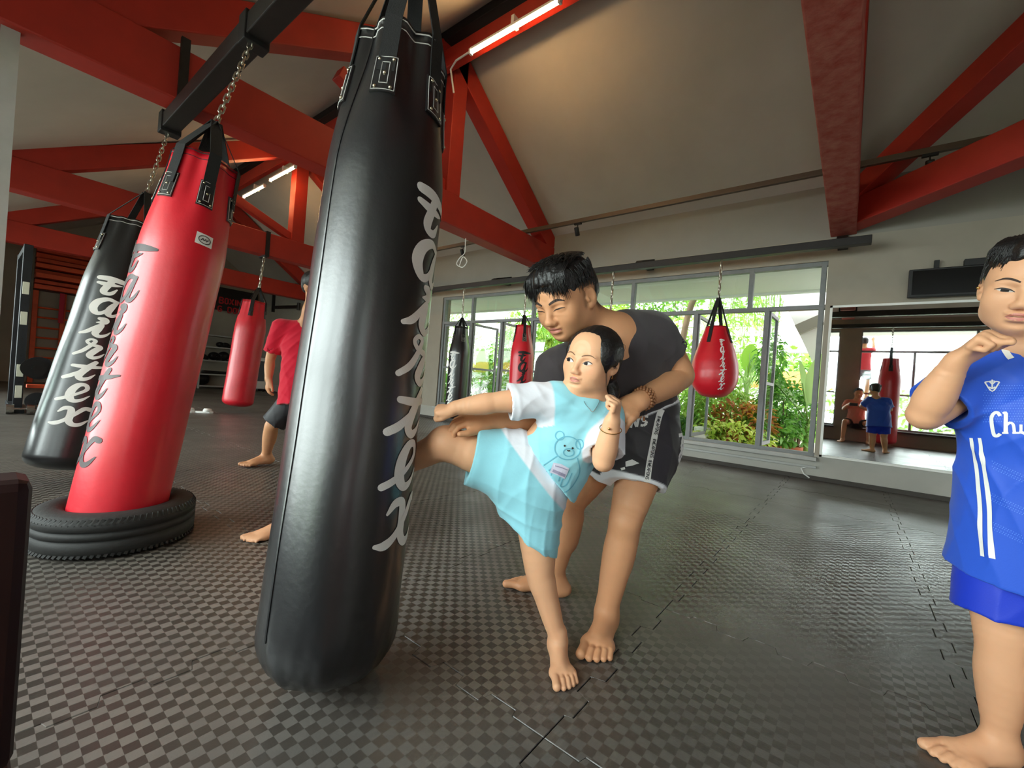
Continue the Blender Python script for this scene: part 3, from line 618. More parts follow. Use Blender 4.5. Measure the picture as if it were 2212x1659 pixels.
def make_bag(name, label, B, T, R_, leather, group, straps=4, th0=-12, hang=None, gather=.10, taper=.86, bott=.12, nth=64, word=None, patch=True, seam=None, badge=None, crumple=0.0, base_fn=None, prof=None, strap_w=.05, detail=True, rim=True, chainlen=True, ringup=.34):
    B, T = np.array(B, float), np.array(T, float); L = np.linalg.norm(T-B); A = (T-B)/L; mid = (B+T)/2
    ec = (CP-mid); ec -= A*np.dot(ec, A); ec /= np.linalg.norm(ec); er = np.cross(A, ec)
    t0 = math.radians(th0); rs = random.Random(int(abs(B[0])*97+B[1]*31)); ph = rs.uniform(0, 6)
    def rad(s, th):
        if prof is not None: return R_*np.interp(s/L, prof[0], prof[1])
        if s < bott: q = 1-s/bott; r = R_*max(0.0, 1-q**2.6)**(1/2.6)
        else: r = R_
        k = max(0.0, (s-(L-.55))/.55); k = k*k*(3-2*k)
        r *= 1-(1-taper)*k
        r *= 1-gather*k*(.5-.5*math.cos(straps*(th-t0)))+.3*gather*k*math.sin(11*th+ph)*k
        r *= 1+.006*math.sin(5*s+2*th+ph)+.004*math.sin(13*s-3*th)
        if crumple and s < .22: r *= 1+crumple*(1-s/.22)*(math.sin(9*th+ph)+.6*math.sin(17*th+20*s)+.5*math.sin(31*th-30*s))*.5
        return r
    def P(s, th, lift=0.0):
        r = rad(s, th)+lift; return B+A*s+r*(math.cos(th)*ec+math.sin(th)*er)
    t = thing(name, label, 'punching bag', tuple(B), group)
    ss = list(bott*(1-np.cos(np.linspace(0, math.pi/2, 9))))[:-1]+list(np.linspace(bott, L, 44)) if prof is None else list(L*np.array([0, .006, .02, .045]))+list(np.linspace(.07*L, L, 30))
    v = []; f = []
    for s in ss:
        for j in range(nth): v.append(P(max(s, 1e-4), 2*math.pi*j/nth))
    k = len(ss)
    for i in range(k-1):
        for j in range(nth): f.append((i*nth+j, i*nth+(j+1) % nth, (i+1)*nth+(j+1) % nth, (i+1)*nth+j))
    f.append(tuple(range(nth-1, -1, -1)))
    # rolled top edge and dished top
    for (q, dz) in ((.93, -.012), (.88, -.05)):
        for j in range(nth):
            th = 2*math.pi*j/nth; p = P(L, th); c = B+A*L; v.append(c+(p-c)*q+A*dz)
    for i in (k-1, k):
        for j in range(nth): f.append((i*nth+j, i*nth+(j+1) % nth, (i+1)*nth+(j+1) % nth, (i+1)*nth+j))
    f.append(tuple((k+1)*nth+j for j in range(nth)))
    body = MB().add(v, f).build('bag_body', leather, t, True)
    top = B+A*L; ring = hang if hang is not None else top+np.array((0, 0, ringup)); ring = np.array(ring, float)
    def ribbon(pts, side, w, material, nm, par, th_=.004):
        V = []; 
        for p, s_, nrm in pts: V += [p-s_*w/2, p+s_*w/2, p+s_*w/2+nrm*th_, p-s_*w/2+nrm*th_]
        n = len(pts); Fc = []
        for i in range(n-1):
            for j in range(4): Fc.append((4*i+j, 4*i+(j+1) % 4, 4*i+4+(j+1) % 4, 4*i+4+j))
        Fc += [(3, 2, 1, 0), (4*n-4, 4*n-3, 4*n-2, 4*n-1)]
        return MB().add(V, Fc).build(nm, material, par)
    for i in range(straps):
        th = t0+2*math.pi*i/straps; tang = -math.sin(th)*ec+math.cos(th)*er; nr = math.cos(th)*ec+math.sin(th)*er
        pts = [(P(s, th, .003), tang, nr) for s in np.linspace(L-.22, L, 8)]
        end = ring+nr*.012; st = P(L, th, .003)
        for q in (.25, .6, 1.0):
            d_ = unit(end-st); n2 = np.cross(tang, d_); pts.append((st+(end-st)*q, tang, -n2 if np.dot(n2, nr) < 0 else n2))
        ribbon(pts, None, strap_w, m_web, 'strap', t)
        if patch:
            hw = .036/rad(L-.2, th); V = []; nn = 5; mm = 6
            for a in range(mm):
                for b_ in range(nn): V.append(P(L-.30+.14*a/(mm-1), th-hw+2*hw*b_/(nn-1), .007))
            for a in range(mm):
                for b_ in range(nn): V.append(P(L-.30+.14*a/(mm-1), th-hw+2*hw*b_/(nn-1), -.002))
            Fc = [(nn*a+b_, nn*a+b_+1, nn*a+nn+b_+1, nn*a+nn+b_) for a in range(mm-1) for b_ in range(nn-1)]
            bd = [b_ for b_ in range(nn)]+[nn*a+nn-1 for a in range(1, mm)]+[nn*(mm-1)+b_ for b_ in range(nn-2, -1, -1)]+[nn*a for a in range(mm-2, 0, -1)]
            o_ = nn*mm; Fc += [(bd[q], bd[q]+o_, bd[(q+1) % len(bd)]+o_, bd[(q+1) % len(bd)]) for q in range(len(bd))]
            pt = MB().add(V, Fc).build('strap_patch', leather if leather is m_leb else m_leb, t, False)
            if detail:
                b = MB()
                for (a, c_) in ((-.6, .12), (.6, .12), (0, .5), (-.6, .88), (.6, .88)):
                    q = P(L-.30+.14*c_, th+hw*a, .008); MB().ball(q, .0055, 8, 5).build('rivet', m_rivet, pt, True)
                b = MB()
                for rect in (((-.9, .05), (.9, .05), (.9, .95), (-.9, .95)), ((-.32, .22), (.32, .22), (.32, .8), (-.32, .8))):
                    lp = []
                    for q in range(4):
                        a, c_ = np.array(rect[q]), np.array(rect[(q+1) % 4])
                        for w_ in np.linspace(0, 1, 6, endpoint=False):
                            z = a+(c_-a)*w_; lp.append(P(L-.30+.14*z[1], th+hw*z[0], .0078))
                    b.tube(lp, .0012, 4, closed=True)
                b.build('stitching', m_stit, pt)
    if rim:
        b = MB(); b.tube([P(L-.012, 2*math.pi*j/48, .001) for j in range(48)], .0025, 5, closed=True); b.tube([P(L-.045, 2*math.pi*j/48, .001) for j in range(48)], .002, 5, closed=True)
        o_ = b.build('rim_stitching', m_stit if leather is m_leb else m_blk, t)
    if seam is not None:
        a = math.radians(seam); MB().tube([P(s, a, .0005) for s in np.linspace(.15, L, 30)], .0035, 5).build('seam', leather, t)
    if badge is not None:
        thb, sb = math.radians(badge[0]), badge[1]
        V = []
        for a in range(4):
            for b_ in range(5): V.append(P(sb-.03+.06*a/3, thb+(-.04+.08*b_/4)/R_, .003))
        bd_ = MB().add(V, [(5*a+b_, 5*a+b_+1, 5*a+b_+6, 5*a+b_+5) for a in range(3) for b_ in range(4)]).build('badge', m_wht, t)
        MB().tube([P(sb+.02*math.sin(q), thb+.028*math.cos(q)/R_, .004) for q in np.linspace(0, 2*math.pi, 20, endpoint=False)], .002, 5, closed=True).build('badge_ring', m_blk, bd_)
        MB().tube([P(sb+.006*math.sin(q*9), thb+(.018*q)/R_, .004) for q in np.linspace(-1, 1, 14)], .002, 5).build('badge_script', m_blk, bd_)
    if word is not None:
        uc, vt, lh, lw, gap, wm = word
        lettering('lettering', lambda u, v_, lf: P(v_, u/R_, lf), 'fairtex', math.radians(uc)*R_, vt, lh, lw, gap, wm, t)
    return t, P, L, ring
def hook(parent, p, s=1.0):
    b = MB(); p = np.array(p, float)
    b.tube([p+np.array((0.013*s*math.cos(a), 0, .026*s*math.sin(a))) for a in np.linspace(0, 2*math.pi, 12, endpoint=False)], .004*s, 6, closed=True)
    return b.build('snap_hook', m_chain, parent, True)
GB = 'large punching bags on the near rail'
def axis_at(B, T, z): B, T = np.array(B), np.array(T); return B+(T-B)*(z-B[2])/(T[2]-B[2])
# big black bag in front
Bc, Tc = (-1.1385, .6735, .022), (-1.346, .942, 2.3)
t_, P_, L_, rg_ = make_bag('punching_bag', 'big black leather bag with white lettering in the foreground', Bc, axis_at(Bc, Tc, 2.03), .19, m_leb, GB, straps=6, th0=-16, gather=.16, taper=.80, bott=.17, word=(56, 1.475, .140, .165, .018, m_wht), seam=-52, crumple=.05, hang=axis_at(Bc, Tc, 2.55), strap_w=.055, nth=96)
chain(t_, rg_, (-1.37, yn, 2.80)); hook(t_, (-1.37, yn, 2.79))
# red bag standing in the tyre
Br, Tr = (-2.784, .4775, .012), (-2.8617, .8098, 2.3)
t_, P_, L_, rg_ = make_bag('punching_bag', 'big red bag with dark lettering standing in a car tyre', Br, axis_at(Br, Tr, 1.98), .188, m_ler, GB, straps=6, th0=12, gather=.14, taper=.80, bott=.08, word=(-66, 1.42, .135, .15, .022, m_blk), badge=(22, 1.52), hang=axis_at(Br, Tr, 2.22), strap_w=.055, nth=80)
chain(t_, rg_, (-2.88, yn-.02, 2.78)); hook(t_, (-2.88, yn-.02, 2.775))
# second black bag behind
B2, T2 = (-4.18, .42, .09), (-4.55, .88, 2.45)
t_, P_, L_, rg_ = make_bag('punching_bag', 'black bag with white lettering leaning behind the red bag', B2, axis_at(B2, T2, 1.90), .19, m_leb, GB, straps=4, th0=20, gather=.14, taper=.84, bott=.09, word=(-7, 1.355, .128, .165, .028, m_wht), hang=axis_at(B2, T2, 2.2), strap_w=.045)
chain(t_, rg_, (-4.62, yn-.01, 2.78)); hook(t_, (-4.62, yn-.01, 2.775))
# far red bag on the second truss
Bf = on(512, 878, 0, -8.85); Tf = on(551, 652, 0, -8.85); hf = on(572, 546, 0, -8.85)
t_, P_, L_, rg_ = make_bag('punching_bag', 'far red bag hanging from the second truss beside the red-shirted person', Bf, Tf, .25, m_ler, 'bags hanging farther back', straps=5, th0=-10, gather=.14, taper=.80, bott=.12, hang=on(560, 622, 0, -8.85), strap_w=.06, detail=False, rim=True)
chain(t_, rg_, hf, .12, .013)
MB().bbox((-9.02, hf[1]-.035, 2.93), (-8.73, hf[1]+.035, 3.40)).single('bag_bracket', m_blackp, 'black strap bracket around the second truss above the far red bag', 'bracket')
# bags along the window rail
def rail_bag(pxt, pyt, pxb, pyb, R_, leather, label, wordm, th=0, uc=-25, vt=.82):
    T_, B_ = on(pxt, pyt, 1, yr), on(pxb, pyb, 1, yr); L0 = np.linalg.norm(T_-B_)
    t, P, L, rg = make_bag('punching_bag', label, B_, T_, R_, leather, 'bags hanging farther back', straps=4, th0=th, gather=.16, taper=.62, bott=.1, nth=48, word=(uc, vt*L0, L0*.083, L0*.085, L0*.006, wordm), hang=T_+np.array((0.0, 0, .18)), strap_w=.05, detail=True, rim=False)
    chain(t, rg, (T_[0]+.0, yr, 2.69), .11, .010)
rail_bag(997, 706, 981, 905, .20, m_leb, 'slim black bag with white lettering hanging by the far window end', m_wht, 20, -35, .72)
rail_bag(1131, 703, 1118, 948, .205, m_ler, 'red bag with dark lettering hanging behind the trainer', m_blackp, 10, 8, .76)
rail_bag(1317, 700, 1312, 935, .20, m_ler, 'bag on a chain hidden behind the trainer', m_blackp, 10, 5, .76)
# teardrop bag
Tt, Bt = on(1548, 706, 1, yr), on(1540, 859, 1, yr); Lt = np.linalg.norm(Tt-Bt)
t_, P_, L_, rg_ = make_bag('teardrop_bag', 'red teardrop punching bag with white lettering hanging by the window', Bt, Tt, .285, m_ler, 'bags hanging farther back', straps=4, th0=-25, hang=Tt+np.array((0, 0, .38)), prof=(np.array([0, .006, .02, .045, .09, .16, .25, .36, .5, .64, .78, .9, .97, 1.0]), np.array([.12, .30, .46, .60, .75, .90, .985, 1.0, .95, .83, .68, .55, .48, .44])), word=(20, Lt*.80, Lt*.088, Lt*.075, Lt*.012, m_wht), patch=False, rim=False, nth=56, strap_w=.045)
chain(t_, rg_, (Tt[0], yr, 2.69), .10, .009)
b = MB()
for j in range(5):
    a = 2*math.pi*j/5+.4; pts = [P_(L_*.012, a, .004), P_(L_*.02, a-.25, .004), P_(L_*.07, a, .004), P_(L_*.02, a+.25, .004)]; b.add(pts, [(0, 1, 2, 3)])
b.build('base_patch', m_blackp, t_)
# bag in the mirror
t_, P_, L_, rg_ = make_bag('punching_bag', 'red bag by the far windows, seen only in the mirror', (.62, -.12, .05), (.62, -.12, 2.0), .20, m_ler, 'bags hanging farther back', straps=4, th0=10, gather=.14, taper=.7, bott=.1, nth=48, hang=(.62, -.12, 2.25), detail=False, rim=False)
chain(t_, rg_, (.62, -.1, 2.70), .08, .006)
# car tyre
def tyre(c, label, tilt=0.0):
    t = thing('car_tyre', label, 'tyre', c)
    R_, w = .345, .205; kq = .885
    prof = [(.205, .02), (.23, .0), (.29, .0), (.325, .012), (.343, .035), (R_, .055), (R_, .085), (R_-.008, .087), (R_-.008, .095), (R_, .097), (R_, .125), (R_-.008, .127), (R_-.008, .135), (R_, .137), (R_, .16), (.343, .175), (.325, .195), (.29, w), (.25, w), (.222, .19), (.205, .17), (.215, .15), (.30, .13), (.305, .07), (.215, .05)]
    n = 72; v = []; f = []
    for (r, z) in prof:
        for j in range(n):
            a = 2*math.pi*j/n; v.append((c[0]+kq*r*math.cos(a), c[1]+kq*r*math.sin(a), c[2]+z*.92))
    k = len(prof)
    for i in range(k):
        q = (i+1) % k
        for j in range(n): f.append((i*n+j, i*n+(j+1) % n, q*n+(j+1) % n, q*n+j))
    MB().add(v, f).build('tyre_carcass', m_rub, t, True)
    b = MB()
    for j in range(84):
        a = 2*math.pi*j/84; ca, sa = math.cos(a), math.sin(a)
        for z0, z1, s in ((.168, .192, 1), (.016, .038, 1)):
            b.beam((c[0]+kq*.3425*ca, c[1]+kq*.3425*sa, c[2]+z0*.92), (c[0]+kq*.327*math.cos(a+.03), c[1]+kq*.327*math.sin(a+.03), c[2]+z1*.92), .012, .008, up=(ca, sa, 0))
    o = b.build('tread_block', m_rub, t); o['kind'] = 'stuff'
tyre((-2.80, .50, 0), 'black car tyre lying flat around the foot of the red bag')
# ================================================================== PEOPLE: smooth solid modelling on a grid
class Sdf:
    def __init__(s): s.p = []
    def _add(s, fn, lo, hi, k, op): s.p.append((fn, np.array(lo, float), np.array(hi, float), k, op)); return s
    def cone(s, a, b, r1, r2, k=.02, op='u'):
        a, b = np.array(a, float), np.array(b, float); ba = b-a; L2 = float(ba@ba)+1e-12
        def fn(X, Y, Z):
            t = np.clip(((X-a[0])*ba[0]+(Y-a[1])*ba[1]+(Z-a[2])*ba[2])/L2, 0, 1)
            return np.sqrt((X-a[0]-t*ba[0])**2+(Y-a[1]-t*ba[1])**2+(Z-a[2]-t*ba[2])**2)-(r1+(r2-r1)*t)
        r = max(r1, r2); return s._add(fn, np.minimum(a, b)-r, np.maximum(a, b)+r, k, op)
    def chain(s, pts, rs, k=.02, op='u', per=0):
        """one tube through the points, without bulges at the joints"""
        if per:
            Q = crom([tuple(p)+(r,) for p, r in zip(pts, rs)], per); pts = [q[:3] for q in Q]; rs = [q[3] for q in Q]
        pts = [np.array(p, float) for p in pts]; rs = [float(r) for r in rs]
        def fn(X, Y, Z):
            o = None
            for a, b, r1, r2 in zip(pts[:-1], pts[1:], rs[:-1], rs[1:]):
                ba = b-a; L2 = float(ba@ba)+1e-12; t = np.clip(((X-a[0])*ba[0]+(Y-a[1])*ba[1]+(Z-a[2])*ba[2])/L2, 0, 1)
                d = np.sqrt((X-a[0]-t*ba[0])**2+(Y-a[1]-t*ba[1])**2+(Z-a[2]-t*ba[2])**2)-(r1+(r2-r1)*t); o = d if o is None else np.minimum(o, d)
            return o
        m_ = max(rs); return s._add(fn, np.min(pts, 0)-m_, np.max(pts, 0)+m_, k, op)
    def ell(s, c, ax, rad, k=.02, op='u'):
        c = np.array(c, float); A = np.array(ax, float); rad = np.array(rad, float)
        def fn(X, Y, Z):
            x, y, z = X-c[0], Y-c[1], Z-c[2]
            q = [(x*A[i, 0]+y*A[i, 1]+z*A[i, 2])/rad[i] for i in range(3)]
            k0 = np.sqrt(q[0]**2+q[1]**2+q[2]**2)+1e-9; k1 = np.sqrt((q[0]/rad[0])**2+(q[1]/rad[1])**2+(q[2]/rad[2])**2)+1e-9
            return k0*(k0-1)/k1
        e = np.sqrt(((A*rad[:, None])**2).sum(0)); return s._add(fn, c-e, c+e, k, op)
    def econe(s, a, b, e1, e2, side, k=.03, op='u', flat=0):
        """tapered limb with an elliptical section: half widths (along side, across); flat=1 cuts the b end, 2 both"""
        a, b = np.array(a, float), np.array(b, float); ba = b-a; L = np.linalg.norm(ba); d = ba/L
        sd = np.array(side, float); sd = sd-d*(sd@d); sd /= np.linalg.norm(sd); nd = np.cross(d, sd); e1, e2 = np.array(e1, float), np.array(e2, float)
        def fn(X, Y, Z):
            x, y, z = X-a[0], Y-a[1], Z-a[2]; t = x*d[0]+y*d[1]+z*d[2]; q = np.clip(t/L, 0, 1)
            w = e1[0]+(e2[0]-e1[0])*q; h = e1[1]+(e2[1]-e1[1])*q
            u = x*sd[0]+y*sd[1]+z*sd[2]; v = x*nd[0]+y*nd[1]+z*nd[2]; m_ = np.minimum(w, h)
            lo = np.minimum(t, 0); hi = np.maximum(t-L, 0)
            if flat:
                r = (np.sqrt((u/w)**2+(v/h)**2+(lo/m_)**2*(flat < 2))-1)*m_; r = np.maximum(r, t-L)
                return np.maximum(r, -t) if flat == 2 else r
            return (np.sqrt((u/w)**2+(v/h)**2+((lo+hi)/m_)**2)-1)*m_
        r = max(e1.max(), e2.max()); return s._add(fn, np.minimum(a, b)-r, np.maximum(a, b)+r, k, op)
    def half(s, c, n, lo, hi, k=.0):
        """remove everything on the side n of the plane, inside the box"""
        c, n = np.array(c, float), unit(n)
        def fn(X, Y, Z): return -((X-c[0])*n[0]+(Y-c[1])*n[1]+(Z-c[2])*n[2])
        return s._add(fn, lo, hi, k, 'S')
    def field(s, lo, hi, h):
        n = np.ceil((hi-lo)/h).astype(int)+1; ax = [(lo[i]+h*np.arange(n[i])).astype('f') for i in range(3)]
        V = np.full(n, .2, 'f')
        for fn, a, b, k, op in s.p:
            m_ = k+3*h if op not in ('S',) else 0
            i0 = np.maximum(np.floor((a-m_-lo)/h).astype(int), 0); i1 = np.minimum(np.ceil((b+m_-lo)/h).astype(int)+1, n)
            if (i1 <= i0).any(): continue
            sl = tuple(slice(i0[i], i1[i]) for i in range(3))
            d = fn(ax[0][sl[0]][:, None, None], ax[1][sl[1]][None, :, None], ax[2][sl[2]][None, None, :]).astype('f'); o = V[sl]
            if op == 'u':
                if k > 0:
                    q = np.maximum(k-np.abs(o-d), 0)/k; V[sl] = np.minimum(o, d)-q*q*k*.25
                else: V[sl] = np.minimum(o, d)
            else:
                d = -d
                if k > 0:
                    q = np.maximum(k-np.abs(o-d), 0)/k; V[sl] = np.maximum(o, d)+q*q*k*.25
                else: V[sl] = np.maximum(o, d)
        return V, ax
    def bounds(s):
        q = [p for p in s.p if p[4] == 'u']; return np.min([p[1] for p in q], 0)-.03, np.max([p[2] for p in q], 0)+.03
def surface_net(V, ax, disp=None):
    if disp is not None: V = V+disp(ax[0][:, None, None], ax[1][None, :, None], ax[2][None, None, :]).astype('f')
    n = V.shape; ins = V < 0; h = float(ax[0][1]-ax[0][0])
    c = [ins[i:n[0]-1+i, j:n[1]-1+j, k:n[2]-1+k] for i in (0, 1) for j in (0, 1) for k in (0, 1)]
    sm = c[0].astype('i1').copy()
    for q in c[1:]: sm += q
    act = (sm > 0) & (sm < 8); I = np.argwhere(act); idx = np.full(act.shape, -1, 'i4'); idx[act] = np.arange(len(I))
    acc = np.zeros((len(I), 3)); cnt = np.zeros(len(I))
    co = [(i, j, k) for i in (0, 1) for j in (0, 1) for k in (0, 1)]; vals = [V[I[:, 0]+i, I[:, 1]+j, I[:, 2]+k] for i, j, k in co]
    for a in range(8):
        for b in range(a+1, 8):
            d = np.abs(np.array(co[a])-np.array(co[b])).sum()
            if d != 1: continue
            va, vb = vals[a], vals[b]; m_ = (va < 0) != (vb < 0); t = np.where(m_, va/(va-vb+1e-20), 0)
            p = np.array(co[a])[None]+t[:, None]*(np.array(co[b])-np.array(co[a]))[None]; acc[m_] += p[m_]; cnt[m_] += 1
    P = (I+acc/cnt[:, None])*h+np.array([ax[0][0], ax[1][0], ax[2][0]]); Fs = []
    for d in range(3):
        o1, o2 = (d+1) % 3, (d+2) % 3
        A = [slice(1, n[i]-1) for i in range(3)]; B = list(A); A[d] = slice(0, n[d]-1); B[d] = slice(1, n[d])
        a, b = ins[tuple(A)], ins[tuple(B)]; E = np.argwhere(a != b)
        if not len(E): continue
        fl_ = a[E[:, 0], E[:, 1], E[:, 2]]; E = E.copy(); E[:, o1] += 1; E[:, o2] += 1
        def id_(da, db):
            q = E.copy(); q[:, o1] -= da; q[:, o2] -= db; return idx[q[:, 0], q[:, 1], q[:, 2]]
        q = np.stack([id_(1, 1), id_(0, 1), id_(0, 0), id_(1, 0)], 1); q[~fl_] = q[~fl_][:, ::-1]; Fs.append(q)
    return P, np.concatenate(Fs)
def smooth_mesh(P, Fq, it=2, lam=.5):
    e = np.concatenate([Fq[:, [i, (i+1) % 4]] for i in range(4)]); n = len(P); cn = np.maximum(np.bincount(e[:, 0], minlength=n)+np.bincount(e[:, 1], minlength=n), 1)[:, None]
    for q in range(2*it):
        acc = np.stack([np.bincount(e[:, 0], P[e[:, 1], c], n)+np.bincount(e[:, 1], P[e[:, 0], c], n) for c in range(3)], 1)
        P = P+(lam if q % 2 == 0 else -lam*1.04)*(acc/cn-P)
    return P
def qmesh(P, Fq, col=None):
    me = bpy.data.meshes.new('body'); me.vertices.add(len(P)); me.vertices.foreach_set('co', np.asarray(P, 'f').ravel())
    me.loops.add(len(Fq)*4); me.loops.foreach_set('vertex_index', np.asarray(Fq, 'i').ravel()); me.polygons.add(len(Fq)); me.polygons.foreach_set('loop_start', np.arange(0, len(Fq)*4, 4, dtype='i'))
    me.update(calc_edges=True)
    if col is not None:
        a = me.color_attributes.new('tint', 'FLOAT_COLOR', 'POINT'); a.data.foreach_set('color', np.asarray(col, 'f').ravel())
    return me
def solid(sd, h, boxes=(), hf=.0025, disp=None, it=2):
    """mesh of a solid; inside each box the finer step hf is used (one joined surface)"""
    lo, hi = sd.bounds(); V, ax = sd.field(lo, hi, h); P, Fq = surface_net(V, ax, disp); P = smooth_mesh(P, Fq, it)
    if boxes:
        C = P[Fq].mean(1); keep = np.ones(len(Fq), bool)
        for a, b in boxes: keep &= ~((C > a+h*.6) & (C < b-h*.6)).all(1)
        Ps, Fs, n = [P], [Fq[keep]], len(P)
        for a, b in boxes:
            V, ax = sd.field(a-.012, b+.012, hf); p, f = surface_net(V, ax, disp); p = smooth_mesh(p, f, it); c = p[f].mean(1); f = f[((c > a) & (c < b)).all(1)]
            Ps.append(p); Fs.append(f+n); n += len(p)
        P, Fq = np.concatenate(Ps), np.concatenate(Fs)
        u = np.unique(Fq); mp = np.full(len(P), -1); mp[u] = np.arange(len(u)); P, Fq = P[u], mp[Fq]
    return P, Fq
def skin_mat(name, base, rough=.5):
    M = bpy.data.materials.new(name); M.use_nodes = True; n = M.node_tree; b = n.nodes['Principled BSDF']; L = n.links
    geo = n.nodes.new('ShaderNodeNewGeometry'); t = n.nodes.new('ShaderNodeTexNoise'); t.inputs['Scale'].default_value = 22; t.inputs['Detail'].default_value = 3; L.new(geo.outputs['Position'], t.inputs['Vector'])
    r = n.nodes.new('ShaderNodeMixRGB'); r.inputs[1].default_value = tuple(x*.92 for x in base[:3])+(1,); r.inputs[2].default_value = (min(1, base[0]*1.06), base[1]*1.02, base[2]*1.0, 1); L.new(t.outputs['Fac'], r.inputs[0])
    at_ = n.nodes.new('ShaderNodeAttribute'); at_.attribute_name = 'tint'; mu = n.nodes.new('ShaderNodeMixRGB'); mu.blend_type = 'MULTIPLY'; mu.inputs[0].default_value = 1.0
    L.new(r.outputs[0], mu.inputs[1]); L.new(at_.outputs['Color'], mu.inputs[2]); L.new(mu.outputs[0], b.inputs['Base Color'])
    b.inputs['Roughness'].default_value = rough; b.inputs['Subsurface Weight'].default_value = .12; b.inputs['Subsurface Radius'].default_value = (.012, .005, .003); b.inputs['Subsurface Scale'].default_value = 1.0; b.inputs['Specular IOR Level'].default_value = .35
    return M
def cloth_mat(name, rough=.85, bump=.12, bscale=90, sheen=.2, spec=.25):
    M = bpy.data.materials.new(name); M.use_nodes = True; n = M.node_tree; b = n.nodes['Principled BSDF']; L = n.links
    at_ = n.nodes.new('ShaderNodeAttribute'); at_.attribute_name = 'tint'; L.new(at_.outputs['Color'], b.inputs['Base Color'])
    geo = n.nodes.new('ShaderNodeNewGeometry'); t = n.nodes.new('ShaderNodeTexNoise'); t.inputs['Scale'].default_value = bscale; t.inputs['Detail'].default_value = 6; L.new(geo.outputs['Position'], t.inputs['Vector'])
    bp = n.nodes.new('ShaderNodeBump'); bp.inputs['Strength'].default_value = bump; bp.inputs['Distance'].default_value = .004; L.new(t.outputs['Fac'], bp.inputs['Height']); L.new(bp.outputs[0], b.inputs['Normal'])
    b.inputs['Roughness'].default_value = rough; b.inputs['Sheen Weight'].default_value = sheen; b.inputs['Specular IOR Level'].default_value = spec
    return M
m_cloth = cloth_mat('garment_cloth'); m_sport = cloth_mat('sports_cloth', .55, .06, 260, .1, .4)
m_hair = mat('black_hair', rgb(22, 19, 18), .42, spec=.5, bump=.3, bscale=120)
m_eyew = mat('eye_white', rgb(196, 184, 174), .25); m_iris = mat('eye_iris', rgb(26, 17, 14), .5, spec=.15); m_lip = mat('lip_rose', rgb(196, 122, 108), .45); m_lipd = mat('mouth_line', rgb(110, 58, 52), .6); m_brow = mat('eyebrow_hair', rgb(58, 42, 34), .8); m_browl = mat('eyebrow_light', rgb(122, 88, 64), .8); m_lash = mat('eyelash_line', rgb(40, 27, 22), .6)
m_gold = mat('gold', rgb(230, 184, 110), .25, metal=1.0); m_silver = mat('silver', rgb(210, 210, 212), .25, metal=1.0)
def view_frame(P):
    v = unit(np.array(P)-CP); r = RC[0]-v*(RC[0]@v); r /= np.linalg.norm(r); u = np.cross(v, r); u = -u if u[2] < 0 else u; return r, u, -v
def aim(P, yaw, pitch, roll=0.0):
    """head axes (right, forward, up): yaw>0 turns to image right, pitch>0 looks up; roll tips the crown to image right"""
    r, u, t = view_frame(P); y, p, q = map(math.radians, (yaw, pitch, roll))
    u2 = u*math.cos(q)+r*math.sin(q); r2 = r*math.cos(q)-u*math.sin(q)
    f0 = r2*math.sin(y)+t*math.cos(y); s0 = np.cross(f0, u2); f = f0*math.cos(p)+u2*math.sin(p); up = u2*math.cos(p)-f0*math.sin(p)
    return np.array([np.cross(f, up), f, up])
class Head:
    def __init__(s, c, ax, hh, dz=0.0): s.c, s.ax, s.hh, s.dz = np.array(c, float), ax, hh, dz
    def w(s, x, y, z): return s.c+s.hh*(x*s.ax[0]+y*s.ax[1]+z*s.ax[2])
    def loc(s, P): return ((np.asarray(P)-s.c)@s.ax.T)/s.hh
    def box(s, m_=.64): return (s.c-s.hh*m_, s.c+s.hh*m_)
